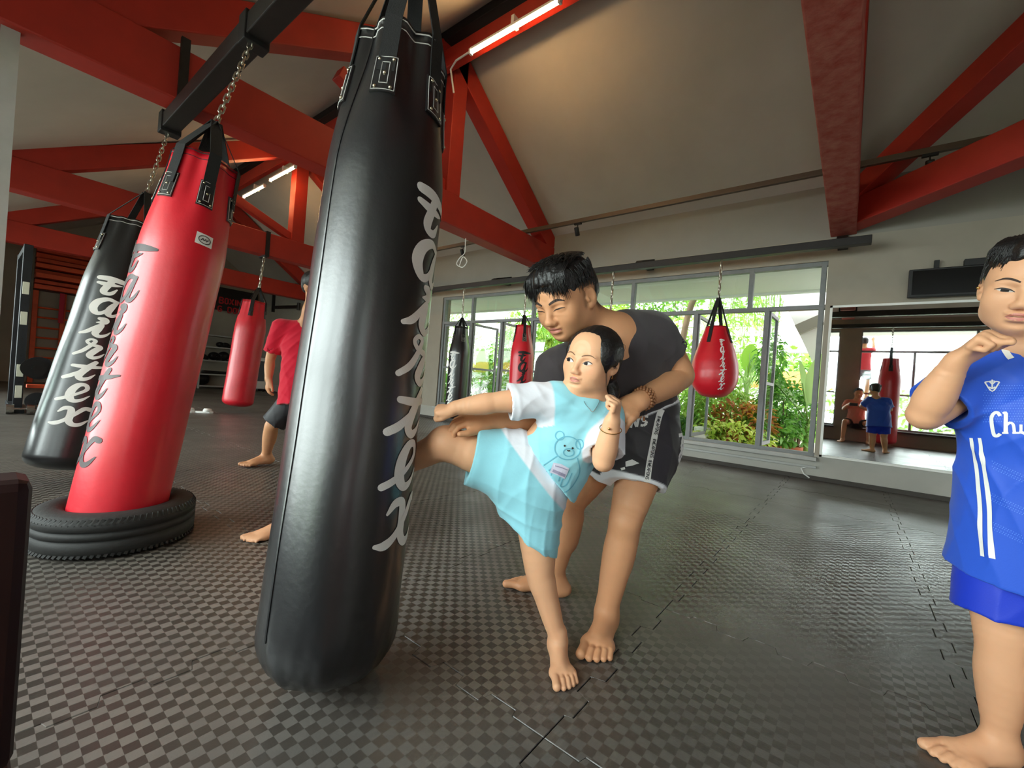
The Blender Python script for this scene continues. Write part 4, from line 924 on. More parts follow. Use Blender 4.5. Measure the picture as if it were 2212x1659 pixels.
def add_head(S, hd, child=False, neck=None, neck_r=.058, ears=True, smile=0.0, full=0.0, nose=1.0):
    a, hh = hd.ax, hd.hh; w = hd.w
    E = lambda c, r, k=.05, op='u', A=a: S.ell(w(*c), A, np.array(r)*hh, k*hh, op)
    dz = hd.dz; w0 = hd.w
    wz = lambda x, y, z: w(x, y, z+dz); Ez = lambda c, *q, **k: E((c[0], c[1], c[2]+dz), *q, **k)
    ck = 1 if child else 0
    E((0, -.09, .13), (.345+.01*ck, .42, .37), 0)
    E((0, .13, .14), (.285, .255, .25), .12)
    E((0, .10, -.12), (.275+.02*full, .29, .34), .12)
    E((0, .215, -.355), (.13+.02*full, .14, .115), .14)
    for x in (-1, 1):
        E((x*(.165+.015*full), .05, -.27), (.10+.02*full, .17, .12), .12)
        E((x*.17, .245, -.125), (.10+.02*full, .10, .11+.02*full), .12)
        S.cone(wz(x*.07, .375, .075), wz(x*.20, .31, .075), .03*hh, .028*hh, .06*hh)
        Ez((x*.145, .43, .005), (.075, .06, .036), .06, 's')
        Ez((x*.145, .318, -.004), (.074, .06, .048), .03)
        S.cone(wz(x*.045, .42, -.158), wz(x*.05, .40, -.15), .036*hh*nose, .036*hh*nose, .03*hh)
        Ez((x*.024, .455, -.182), (.014, .02, .010), .012, 's')
    S.cone(wz(0, .365, .05), wz(0, .445+.03*(nose-1), -.12), .034*hh, .045*hh*nose, .05*hh)
    Ez((0, .455+.04*(nose-1)-.012*ck, -.135), (.05*nose, .045*nose, .04*nose), .03)
    Ez((0, .375, -.232), (.095, .05, .03), .03); Ez((0, .368, -.288), (.08, .05, .03), .03)
    Ez((0, .375, -.345), (.10, .02, .02), .04, 's')
    S.cone(wz(-.095, .385, -.258+smile), wz(0, .432, -.256), .006*hh, .010*hh, .014*hh, 's'); S.cone(wz(.095, .385, -.258+smile), wz(0, .432, -.256), .006*hh, .010*hh, .014*hh, 's')
    if ears:
        for x in (-1, 1):
            A = np.array([unit(a[0]*.92+a[1]*x*.40), unit(a[1]*.92-a[0]*x*.40), a[2]])
            S.ell(w(x*.345, -.06, -.02), A, np.array((.026, .085, .125))*hh, .02*hh)
            S.ell(w(x*.372, -.045, -.005), A, np.array((.020, .048, .075))*hh, .015*hh, 's')
            S.ell(w(x*.335, -.035, -.115), A, np.array((.026, .04, .045))*hh, .02*hh)
            S.cone(w(x*.33, .01, -.02), w(x*.345, .0, -.05), .022*hh, .018*hh, .02*hh)
    if neck is not None: S.cone(w(0, -.12, -.18), neck, neck_r*.98, neck_r*1.05, .045)
def ray_decal(bvh, O, d, lift=.001):
    h = bvh.ray_cast(Vector(O), Vector(d))
    return None if h[0] is None else np.array(h[0])+np.array(h[1])*lift
class Decal:
    """flat shapes thrown on to a surface along a direction"""
    def __init__(s, P, Fq, O, u, v, d, lift=.0012, back=.25):
        s.b = BVHTree.FromPolygons([tuple(p) for p in P], [tuple(f) for f in Fq]); s.O, s.u, s.v, s.d, s.l, s.k = map(lambda q: np.array(q, float) if not np.isscalar(q) else q, (O, u, v, unit(d), lift, back))
    def pt(s, x, y, lift=None): return ray_decal(s.b, s.O+s.u*x+s.v*y-s.d*s.k, s.d, s.l if lift is None else lift)
    def ribbon(s, mb, pts, per=5, lift=None, caps=True):
        l, r, P = stroke_poly(pts, per); rows = []
        for i in range(len(l)):
            m_ = (l[i]+r[i])/2; q = [s.pt(*x, lift) for x in (l[i], m_, r[i])]
            rows.append(q if all(k is not None for k in q) else None)
        for i in range(len(rows)-1):
            if rows[i] is None or rows[i+1] is None: continue
            if np.linalg.norm(rows[i][1]-rows[i+1][1]) > 4*np.linalg.norm((l[i]+r[i]-l[i+1]-r[i+1])/2)+.01: continue
            mb.add(rows[i]+rows[i+1], [(0, 1, 4, 3), (1, 2, 5, 4)])
    def poly(s, mb, pts, lift=None, n=4):
        """filled convex outline, split into rings"""
        pts = np.array(pts, float); c = pts.mean(0); rings = []
        for k in range(1, n+1):
            rings.append([s.pt(*(c+(p-c)*k/n), lift) for p in pts])
        cc = s.pt(*c, lift)
        if cc is None or any(q is None for R in rings for q in R): return
        m_ = len(pts); V = [cc]+[q for R in rings for q in R]; Fc = [(0, 1+i, 1+(i+1) % m_) for i in range(m_)]
        for k in range(n-1):
            for i in range(m_): Fc.append((1+k*m_+i, 1+(k+1)*m_+i, 1+(k+1)*m_+(i+1) % m_, 1+k*m_+(i+1) % m_))
        mb.add(V, Fc)
def almond(cx, cz, w, hu, hl, tilt=0.0, n=9):
    t = np.linspace(-1, 1, n); up_ = [(cx+w*x, cz+hu*(1-x*x)**.8+tilt*x) for x in t]; lo_ = [(cx+w*x, cz-hl*(1-x*x)**.8+tilt*x) for x in t[::-1][1:-1]]; return up_+lo_
def face(hd, P, Fq, parent, lw=1.0, eyes=1.0, gaze=(0, 0), brow=m_brow, browth=.026, lips=(0.0, 1.0), eye_w=.072, sides=(-1, 1), lidtilt=.01):
    a, hh = hd.ax, hd.hh; D = Decal(P, Fq, hd.w(0, 0, hd.dz), a[0]*hh, a[2]*hh, -a[1], .0006, .8*hh)
    for x in sides:
        cx = x*.145; e = MB()
        if eyes > .25:
            D.poly(e, almond(cx, -.004, eye_w, .026*eyes, .022*eyes, lidtilt*x), .0006); eo = e.build('eye', m_eyew, parent)
            i = MB(); gx, gz = cx+gaze[0], -.002+gaze[1]
            D.poly(i, [(gx+.031*math.cos(q), gz+max(min(.031*math.sin(q), .025*eyes), -.021*eyes)) for q in np.linspace(0, 2*math.pi, 14, endpoint=False)], .0010, 3); i.build('iris', m_iris, eo)
        l = MB(); D.ribbon(l, [(cx-eye_w*1.05, -.006-lidtilt*x, .006), (cx-eye_w*.5, .014*eyes+.002-lidtilt*x*.5, .013), (cx, .024*eyes, .014), (cx+eye_w*.5, .014*eyes+.002+lidtilt*x*.5, .013), (cx+eye_w*1.08, -.006+lidtilt*x, .006)], 4, .0013); l.build('eyelash', m_lash, parent)
        b = MB(); D.ribbon(b, [(x*.055, .082, browth*.7), (x*.11, .105, browth), (x*.17, .112, browth*.9), (x*.235, .085, browth*.3)], 5, .0010); b.build('eyebrow', brow, parent)
    b = MB(); s0, fu = lips; X = lambda L_: [(q[0]*lw, q[1], q[2]) for q in L_]
    D.ribbon(b, X([(-.10, -.256+s0, .006), (-.05, -.239, .024*fu), (-.015, -.233, .030*fu), (0, -.236, .028*fu), (.015, -.233, .030*fu), (.05, -.239, .024*fu), (.10, -.256+s0, .006)]), 4, .0004)
    D.ribbon(b, X([(-.095, -.262+s0, .006), (-.05, -.277, .028*fu), (0, -.282, .040*fu), (.05, -.277, .028*fu), (.095, -.262+s0, .006)]), 4, .0004); b.build('lips', m_lip, parent)
    b = MB(); D.ribbon(b, X([(-.105, -.258+s0, .003), (-.04, -.255, .006), (0, -.257, .006), (.04, -.255, .006), (.105, -.258+s0, .003)]), 4, .0009); b.build('mouth_line', m_lipd, parent)
def soft(d, t0=0.0, w=.005): return np.clip((d-t0)/w+.5, 0, 1)[:, None]
def mixc(c, new, f): return c*(1-f)+np.asarray(new, 'f')*f
def limb(S, a, b, c, r, side, k=.03):
    """two-bone limb a-b-c with r = (top, above joint, joint, bulge, end)"""
    a, b, c = map(lambda q: np.array(q, float), (a, b, c)); n = unit(unit(b-a)-unit(c-b)+1e-6)*np.linalg.norm(unit(b-a)-unit(c-b))
    j = b-n*r[2]*.10
    S.chain([a, a+(b-a)*.5, a+(b-a)*.86, j, b+(c-b)*.14, b+(c-b)*.34, b+(c-b)*.66, c], [r[0], (r[0]+r[1])/2, r[1]*.97, r[2], r[2]*.96, r[3], r[3]*.60+r[4]*.40, r[4]], k, per=3)
def calf(S, kn, an, back, s, k=.03):
    kn, an, back = np.array(kn, float), np.array(an, float), np.array(back, float); S.cone(kn+(an-kn)*.16+back*.018*s, kn+(an-kn)*.46+back*.020*s, .042*s, .036*s, k*s)
def hand(S, wr, d, n, L, pose='fist', thumb=1, spread=.0, curl=None):
    """wr wrist; d towards the knuckles; n back-of-hand normal; L hand length; thumb=+1 on the d x n side"""
    wr = np.array(wr, float); d = unit(d); n = np.array(n, float); n = unit(n-d*(n@d)); s = np.cross(d, n)*thumb
    pl = .50*L; pw = .40*L; k = .012*L/.17
    S.econe(wr, wr+d*pl*.92, (.15*L, .105*L), (.205*L, .088*L), s, k*1.5)
    S.ell(wr+d*pl*.5+s*.13*L-n*.03*L, np.array([d, n, s]), (.20*L, .095*L, .10*L), k*2)
    fr = .052*L; out = []
    for i in range(4):
        off = s*(.155-.105*i)*L; b0 = wr+d*(pl*(.96, 1.0, .97, .90)[i])+off+n*.02*L; fl_ = (.40, .44, .41, .33)[i]*L
        seg = (.46*fl_, .30*fl_, .24*fl_)
        cu = {'fist': (80, 100, 60), 'grip': (38, 45, 35), 'relaxed': (22, 30, 20), 'flat': (4, 8, 6), 'hook': (55, 75, 45)}[pose] if curl is None else curl
        p = b0; an = 0.0; pts = [b0-d*.12*L, b0]
        for q in range(3):
            an += math.radians(cu[q]); dd = d*math.cos(an)-n*math.sin(an)+s*(spread*(1.5-i)); p = p+unit(dd)*seg[q]; pts.append(p)
        f = (.95, 1.0, .97, .84)[i]
        S.chain(pts, [fr*1.05*f, fr*1.12*f, fr*1.0*f, fr*.92*f, fr*.80*f], .006*L/.17)
    t0 = wr+d*.14*L+s*.14*L-n*.05*L
    if pose == 'fist': tp = [t0, t0+d*.22*L+s*.06*L-n*.08*L, t0+d*.40*L-s*.03*L-n*.16*L, t0+d*.44*L-s*.16*L-n*.19*L]
    elif pose in ('grip', 'hook'): tp = [t0, t0+d*.18*L+s*.12*L-n*.06*L, t0+d*.36*L+s*.14*L-n*.14*L, t0+d*.50*L+s*.10*L-n*.22*L]
    else: tp = [t0, t0+d*.18*L+s*.10*L-n*.03*L, t0+d*.36*L+s*.15*L-n*.06*L, t0+d*.50*L+s*.15*L-n*.08*L]
    S.chain(tp, [.085*L, .068*L, .06*L, .05*L], .012*L/.17)
def foot(S, an, d, L, big=1, up=(0, 0, 1), lift=0.0):
    """an ankle centre; d towards the toes; big=+1 puts the big toe on the d x up side"""
    an = np.array(an, float); up = unit(up); d = np.array(d, float); d = unit(d-up*(d@up)); s = np.cross(d, up)*big; z0 = an-up*(up@an)+up*lift if False else None
    g = an.copy(); g = g-up*.30*L*1.0                                     # sole level under the ankle
    B = lambda x, y, z: g+d*x*L+s*y*L+up*z*L; A = np.array([d, s, up])
    S.cone(an+up*.12*L, B(-.04, 0, .20), .135*L, .15*L, .05*L)
    S.ell(B(-.12, 0, .13), A, (.17*L, .125*L, .13*L), .08*L)
    S.cone(B(-.02, 0, .24), B(.40, .03, .12), .145*L, .095*L, .10*L)
    S.econe(B(-.06, -.02, .10), B(.50, .01, .075), (.115*L, .10*L), (.185*L, .075*L), s, .08*L)
    S.ell(B(.47, .11, .075), A, (.10*L, .085*L, .075*L), .06*L); S.ell(B(.42, -.12, .065), A, (.10*L, .08*L, .062*L), .06*L)
    for (y, x0, x1, r) in ((.135, .52, .74, .062), (.035, .54, .735, .044), (-.045, .52, .70, .042), (-.115, .49, .65, .040), (-.175, .44, .59, .038)):
        S.chain([B(x0, y, .075), B((x0+x1)/2, y, .085 if r < .05 else .075), B(x1, y*1.04, r*.95)], [r*1.05*L, r*.95*L, r*L], .018*L)
def tint(n, c): return np.tile(np.array(c, 'f')[None], (n, 1))
def flow_noise(scale=1.0, amp=.004, dirs=((1, 0, 0),), seed=0):
    """drape folds: warped ridges"""
    r = np.random.default_rng(seed); W_ = [(unit(np.array(d)+.30*r.normal(size=3)), r.uniform(.7, 1.5), r.uniform(0, 6), r.normal(size=3)*4, r.normal(size=3)*5) for d in dirs for _ in range(2)]
    def fn(X, Y, Z):
        o = 0
        for d, f, p, q, e in W_:
            w = np.sin((X*d[0]+Y*d[1]+Z*d[2])*22*scale*f+p+1.6*np.sin(X*q[0]*2+Y*q[1]*2+Z*q[2]*2+p)); m_ = .5+.5*np.sin(X*e[0]*2+Y*e[1]*2+Z*e[2]*2+2*p)
            o = o+(1-np.abs(w))**2*m_
        return -amp*2.0*o/len(W_)+amp*.5
    return fn
def person(label, base, cat='person', group=None): return thing('person', label, cat, base, group)
# ================================================================== THE GIRL
A = at
def lerp(a, b, t): return np.array(a)+(np.array(b)-np.array(a))*t
skin_girl = skin_mat('skin_girl', rgb(226, 172, 134)); skin_man = skin_mat('skin_trainer', rgb(208, 152, 112)); skin_boy = skin_mat('skin_boy', rgb(222, 168, 130))
def floor_pt(px_, py_, z=0.0): return on(px_, py_, 2, z)
def tube_hair(b, pts, r0, r1, n=4):
    P = crom(pts, 5); k = len(P); b.tube(P, [r0+(r1-r0)*i/(k-1) for i in range(k)], n)
def build_girl():
    hd = Head(A(1279, 779, 1.36), aim(A(1279, 779, 1.36), -29, -2, 12), .212, -.04)
    neck = A(1272, 874, 1.40)
    S = Sdf(); add_head(S, hd, True, neck, .039, full=1.2, nose=.82)
    shR, shL = A(1196, 862, 1.36), A(1312, 896, 1.40)
    elR, wrR = A(1080, 868, 1.33), A(985, 881, 1.32)
    elL, wrL = A(1303, 1000, 1.29), A(1322, 912, 1.25)
    hipK, kn, an = A(1118, 1008, 1.42), A(962, 958, 1.40), A(852, 1012, 1.52)
    toe = floor_pt(1214, 1462); heel = floor_pt(1196, 1398); fd = unit(toe-heel); Lf = .205
    ank = heel+fd*.06+np.array((0, 0, .30*Lf)); hipS, knS = A(1158, 1062, 1.45), A(1166, 1238, 1.44)
    chest = A(1240, 910, 1.40); pel = A(1142, 1035, 1.43)
    side = unit(shL-shR)
    S.econe(chest, pel, (.10, .075), (.105, .085), side, .05); S.cone(shR, shL, .045, .045, .05); S.cone(neck, chest, .045, .06, .05)
    limb(S, shR, elR, wrR, (.043, .036, .033, .034, .0225), side, .02); limb(S, shL, elL, wrL, (.043, .036, .033, .034, .024), side, .02)
    limb(S, hipK, kn, an, (.080, .056, .050, .046, .032), side, .03); limb(S, hipS, knS, ank, (.078, .055, .048, .040, .026), side, .03)
    S.ell(kn+np.array((0, 0, .004)), np.eye(3), (.052, .052, .052), .03)
    r, u, t = view_frame(wrR)
    hand(S, wrR, unit(wrR-elR), unit(u*.8+t*.5), .118, 'fist', -1)
    r, u, t = view_frame(wrL)
    hand(S, wrL, unit(unit(wrL-elL)+.0*r), unit(r*.85+t*.35), .122, 'fist', 1, curl=(70, 95, 60))
    foot(S, ank, fd, Lf, 1); foot(S, an, unit(np.array(an-kn)*.4+np.array((-.6, .5, 0))), Lf, 1)
    boxes = [hd.box(.60), (wrR-np.array((.13, .09, .09)), wrR+np.array((.05, .09, .09))), (wrL-np.array((.07, .07, .06)), wrL+np.array((.07, .07, .12))), (toe-np.array((.12, .10, .03)), toe+np.array((.10, .14, .07)))]
    P, Fq = solid(S, .0045, boxes, .0022)
    col = tint(len(P), (1, 1, 1, 1)); lc = hd.loc(P)
    ck = np.exp(-(((np.abs(lc[:, 0])-.17)/.10)**2+((lc[:, 2]+.12)/.10)**2))*(lc[:, 1] > .1); col[:, 1] -= .10*ck; col[:, 2] -= .10*ck
    g = person('small girl in a pale blue outfit kicking the big black bag', tuple(toe*np.array((1, 1, 0))))
    link('body', qmesh(P, Fq, col), skin_girl, g, True)
    m_ = (np.linalg.norm(P-hd.c, axis=1) < .2); 
    face(hd, P, Fq, g, .80, 1.05, (.022, -.002), m_browl, .016, (-.010, .85), .068)
    # hair: pulled back cap with side locks and a low ponytail
    Hs = Sdf(); ax = hd.ax; E = lambda c, rr, k=.05, op='u': Hs.ell(hd.w(*c), ax, np.array(rr)*hd.hh, k*hd.hh, op)
    E((0, -.10, .14), (.378, .450, .400), 0); E((0, -.30, -.10), (.29, .24, .26), .10)
    for x in (-1, 1): E((x*.222, .04, .10), (.172, .25, .30), .06)
    E((0, .57, -.12), (.50, .36, .46), .05, 's'); E((0, .35, .06), (.262, .22, .25), .06, 's')
    for x in (-1, 1): E((x*.42, .0, -.15), (.12, .15, .15), .03, 's')
    E((0, -.36, -.22), (.16, .15, .14), .06)
    tail = [hd.w(-.10, -.40, -.18), hd.w(-.22, -.40, -.42), hd.w(-.26, -.30, -.66), hd.w(-.24, -.20, -.84)]
    Hs.chain(tail, [.105*hd.hh, .13*hd.hh, .11*hd.hh, .05*hd.hh], .04*hd.hh)
    f_ = np.random.default_rng(5).normal(size=(3, 3))
    def hd_disp(X, Y, Z):
        y = (X-hd.c[0])*ax[1][0]+(Y-hd.c[1])*ax[1][1]+(Z-hd.c[2])*ax[1][2]; x = (X-hd.c[0])*ax[0][0]+(Y-hd.c[1])*ax[0][1]+(Z-hd.c[2])*ax[0][2]; z = (X-hd.c[0])*ax[2][0]+(Y-hd.c[1])*ax[2][1]+(Z-hd.c[2])*ax[2][2]
        a = np.arctan2(x, z+.02); return .0003*np.sin(a*40+2*np.sin(y*25))
    P2, F2 = solid(Hs, .003, disp=hd_disp, it=1); ho = link('hair', qmesh(P2, F2), m_hair, g, True)
    b = MB(); rr = np.random.default_rng(2)
    for i in range(40):                                              # thin strands swept back over the temple
        x = -1 if i % 3 else 1; z = rr.uniform(-.05, .34); y0 = .20-.25*max(0, z-.1)+rr.uniform(-.04, .06); wid = .29+.02*rr.normal()
        p = [hd.w(x*(wid-.06*max(0, z-.1)), y0, z), hd.w(x*(wid+.055), y0-.16, z-.01), hd.w(x*(wid+.05), y0-.34, z-.05), hd.w(x*.2, -.44, z*.3-.12)]
        tube_hair(b, p, .0007, .0004)
    for i in range(240):                                             # fine hairs along the hairline
        th = rr.uniform(-1.35, 1.35); x0 = .27*math.sin(th); z0 = .07+.265*math.cos(th)+.015*rr.normal(); y0 = .30-.9*x0*x0-.55*max(0, z0-.2)+.01
        p = [hd.w(x0, y0, z0), hd.w(x0*1.14, y0-.09, z0+.055*math.cos(th)), hd.w(x0*1.22, y0-.24, z0+.075*math.cos(th)), hd.w(x0*1.1, y0-.42, z0+.05*math.cos(th)-.03)]
        tube_hair(b, p, .0007, .0006, 3)
    for dx in (0, .02, .035): tube_hair(b, [hd.w(-.30-dx*.3, .19, .10), hd.w(-.325, .16-dx, -.05), hd.w(-.335, .10-dx, -.22), hd.w(-.34, .06-dx, -.33)], .0008, .0004)
    b.build('hair_strand', m_hair, g, True)
    # T-shirt
    blue = np.array(rgb(150, 212, 226), 'f'); white = np.array(rgb(224, 224, 232), 'f')
    T_ = Sdf(); hemc = A(1180, 1012, 1.42); n_h = unit(A(1178-79, 1010+61, 1.42)-A(1178, 1010, 1.42))
    T_.econe(A(1262, 900, 1.40), A(1165, 1040, 1.42), (.108, .082), (.142, .108), side, .03, flat=0)
    T_.cone(lerp(shR, shL, .16), lerp(shR, shL, .84), .056, .056, .05)
    T_.econe(shR, A(1098, 869, 1.335), (.058, .054), (.060, .054), (0, 0, 1), .03, flat=1)
    seL = lerp(shL, elL, .80); T_.econe(shL, seL, (.056, .054), (.060, .056), view_frame(shL)[0], .03, flat=1)
    lo, hi = T_.bounds(); T_.half(hemc, n_h, lo, hi)
    T_.ell(neck+np.array((0, 0, .018)), np.array([side, np.cross(side, (0, 0, 1)), (0, 0, 1)]), (.066, .060, .045), .012, 's')
    T_.cone(neck, hd.w(0, -.1, -.4), .054, .05, .01, 's')
    dr = unit(A(1098, 869, 1.335)-shR); T_.cone(A(1098, 869, 1.335)-dr*.03, A(1098, 869, 1.335)+dr*.05, .042, .042, .0, 's')
    T_.cone(seL-unit(elL-shL)*.03, seL+unit(elL-shL)*.05, .042, .042, .0, 's')
    sp = unit(A(1150, 1060, 1.42)-A(1262, 905, 1.42))
    P3, F3 = solid(T_, .004, disp=flow_noise(1.7, .0075, (side, side+.6*sp, sp), 7))
    c = np.tile(blue, (len(P3), 1)); tR = (P3-shR)@dr; f_ = soft(tR, .012)*(np.linalg.norm(P3-shR-tR[:, None]*dr, axis=1) < .085)[:, None]; c = mixc(c, white, f_)
    dl = unit(elL-shL); tL = (P3-shL)@dl; f_ = soft(tL, .035)*(1-soft(np.linalg.norm(P3-shL-tL[:, None]*dl, axis=1), .066)); c = mixc(c, white, f_)
    link('t_shirt', qmesh(P3, F3, c), m_cloth, g, True)
    # shorts with a white waistband
    Q = Sdf(); k_end = A(1016, 984, 1.395)
    Q.econe(A(1158, 1038, 1.435), A(1120, 1010, 1.425), (.128, .108), (.118, .105), side, .03)
    Q.econe(A(1128, 1010, 1.425), k_end, (.118, .102), (.098, .082), (0, 0, 1), .05, flat=1)
    s_end = A(1141, 1200, 1.43); Q.econe(A(1150, 1055, 1.435), s_end, (.112, .105), (.100, .088), view_frame(s_end)[0], .05, flat=0)
    r, u, t = view_frame(s_end); nh = unit(A(1093-50, 1118+62, 1.43)-A(1093, 1118, 1.43)); Q.half(A(1146, 1160, 1.43), nh, s_end-.22, s_end+.16)
    lo, hi = Q.bounds(); Q.half(hemc-n_h*.03, -n_h, lo, hi)
    dk = unit(k_end-A(1128, 1010, 1.425)); Q.cone(k_end-dk*.03, k_end+dk*.08, .066, .068, .0, 's')
    cH = A(1150, 1166, 1.43); Q.cone(cH-nh*.03, cH+nh*.10, .060, .064, .0, 's')
    P4, F4 = solid(Q, .004, disp=flow_noise(1.6, .0085, (np.cross(dk, (0, 1, 0)), side), 3))
    dist = (P4-hemc)@n_h; c = np.tile(blue*np.array((.96, .97, .97, 1), 'f'), (len(P4), 1)); c = mixc(c, white, 1-soft(dist, .036)); c = mixc(c, c*.9, soft((P4-k_end)@dk, -.010, .004)); c = mixc(c, c*.9, soft((P4-A(1146, 1160, 1.43))@nh, -.010, .004)); c[:, 3] = 1
    link('shorts', qmesh(P4, F4, c), m_cloth, g, True)
    # embroidered bear outline and tag
    r, u, t = view_frame(A(1235, 960, 1.33)); O = A(1226, 968, 1.30); D = Decal(P3, F3, O, r, u, -t, .0012, .3); px2 = 1.36/F
    b = MB(); Z = lambda pts, w_=2.2: [(x*px2, -y*px2, w_*px2) for x, y in pts]
    circ = lambda cx, cy, rx, ry, a0=0, a1=2*math.pi, n=16: [(cx+rx*math.cos(a), cy+ry*math.sin(a)) for a in np.linspace(a0, a1, n)]
    for pts in (circ(0, 0, 27, 24), circ(-16, -26, 9, 9), circ(25, -8, 8, 10), circ(2, 9, 11, 8), [(-20, 15), (-45, 32), (-62, 44), (-58, 54), (-40, 46), (-24, 34)], [(20, 20), (24, 50), (10, 78), (-6, 92), (-22, 98)], [(-30, 40), (-42, 70), (-62, 72), (-64, 60), (-46, 56)], [(-18, 60), (-30, 92), (-46, 96), (-44, 84), (-28, 66)], [(8, 52), (-4, 76), (-16, 80), (-12, 66), (2, 46)]): D.ribbon(b, Z(pts), 4)
    b.build('bear_embroidery', mat('embroidery_blue', rgb(104, 176, 198), .8), g)
    b = MB()
    for (x, y) in ((-6, -5), (10, 0)): D.poly(b, [(q[0]*px2, -q[1]*px2) for q in circ(x, y, 2.2, 2.2, n=9)[:-1]], .002, 1)
    D.ribbon(b, Z([(-1, 4), (2, 6), (4, 4)], 2.5), 3, .002); b.build('bear_eyes', m_lash, g)
    b = MB(); D.poly(b, [(x*px2, -y*px2) for x, y in ((-30, 30), (-14, 33), (2, 42), (-2, 52), (-8, 64), (-22, 56), (-38, 50), (-34, 40))], .0022, 3); tg_ = b.build('sewn_tag', mat('tag_lilac', rgb(206, 204, 222), .7), g)
    b = MB(); D.ribbon(b, Z([(-27, 36), (-14, 40), (-2, 45)], 2.0), 3, .0032); D.ribbon(b, Z([(-32, 46), (-20, 51), (-7, 57)], 6.0), 3, .0032); b.build('tag_print', mat('tag_grey', rgb(150, 144, 170), .7), tg_)
    # necklace, bracelet, earring
    D = Decal(P3, F3, A(1278, 895, 1.30), *view_frame(A(1278, 895, 1.3))[:2], -view_frame(A(1278, 895, 1.3))[2], .003, .3)
    def chain_pts(pts): 
        q = [D.pt((x-1278)*px2, -(y-895)*px2) for x, y in pts]; return [k for k in q if k is not None]
    q = chain_pts([(1262, 868), (1266, 876), (1273, 884), (1279, 890), (1286, 882), (1292, 872), (1294, 866)])
    if len(q) > 3: MB().tube(crom(q, 4), .0009, 5).build('necklace', m_silver, g)
    w0 = lerp(wrL, elL, .16); dd = unit(elL-wrL); e1 = unit(np.cross(dd, (0, 1, 0))); e2 = np.cross(dd, e1)
    MB().tube([w0+.031*(math.cos(a)*e1+math.sin(a)*e2)+dd*.004*math.sin(a) for a in np.linspace(0, 2*math.pi, 26, endpoint=False)], .0014, 6, closed=True).build('bracelet', m_gold, g)
    MB().ball(w0+view_frame(w0)[2]*.033-view_frame(w0)[0]*.004, .004).build('bracelet_charm', m_gold, g, True)
    MB().tube([hd.w(-.365, -.02, -.15-.05*s_) for s_ in (0, .5, 1)], .0012, 5).build('earring', m_gold, g)
build_girl()
# ================================================================== THE TRAINER
CAPS = {
 'W': [[(0, 1), (.18, 0), (.36, .8), (.54, 0), (.72, 1)]], 'E': [[(.6, 1), (0, 1), (0, 0), (.6, 0)], [(0, .5), (.5, .5)]], 'A': [[(0, 0), (.33, 1), (.66, 0)], [(.14, .35), (.52, .35)]],
 'P': [[(0, 0), (0, 1), (.55, 1), (.62, .75), (.55, .48), (0, .48)]], 'O': [[(.08, .1), (.08, .9), (.3, 1), (.55, .9), (.55, .1), (.3, 0), (.08, .1)]], 'N': [[(0, 0), (0, 1), (.58, 0), (.58, 1)]],
 'S': [[(.6, .9), (.3, 1), (.05, .85), (.1, .58), (.5, .42), (.6, .18), (.32, 0), (.02, .1)]], '8': [[(.3, .52), (.06, .72), (.3, 1), (.54, .72), (.3, .52), (.02, .25), (.3, 0), (.58, .25), (.3, .52)]],
 'B': [[(0, 0), (0, 1), (.5, 1), (.58, .75), (.45, .52), (0, .52)], [(.45, .52), (.62, .25), (.5, 0), (0, 0)]], 'X': [[(0, 0), (.6, 1)], [(0, 1), (.6, 0)]], 'I': [[(.15, 0), (.15, 1)]], 'G': [[(.6, .85), (.3, 1), (.05, .8), (.05, .2), (.3, 0), (.6, .15), (.6, .45), (.35, .45)]],
 'D': [[(0, 0), (0, 1), (.45, .95), (.62, .5), (.45, .05), (0, 0)]], 'H': [[(0, 0), (0, 1)], [(.58, 0), (.58, 1)], [(0, .5), (.58, .5)]], 'C': [[(.6, .85), (.3, 1), (.05, .8), (.05, .2), (.3, 0), (.6, .15)]], 'Q': [[(.08, .1), (.08, .9), (.3, 1), (.55, .9), (.55, .1), (.3, 0), (.08, .1)], [(.35, .25), (.62, -.05)]], 'U': [[(0, 1), (0, .2), (.3, 0), (.58, .2), (.58, 1)]]}
def caps_text(D, mb, txt, p0, ex, ey, size, wt=.16, lift=.0025, adv=.8):
    """block letters from p0 (flat metres), ex along the line, ey up"""
    p0, ex, ey = np.array(p0, float), np.array(ex, float), np.array(ey, float); x = 0
    for ch in txt:
        if ch != ' ':
            for pl in CAPS[ch]:
                for a, b in zip(pl[:-1], pl[1:]):
                    q = [p0+size*((x+u)*ex+v*ey) for u, v in (a, ((a[0]+b[0])/2, (a[1]+b[1])/2), b)]
                    D.ribbon(mb, [(k[0], k[1], wt*size) for k in q], 2, lift)
        x += adv if ch not in 'I' else .45
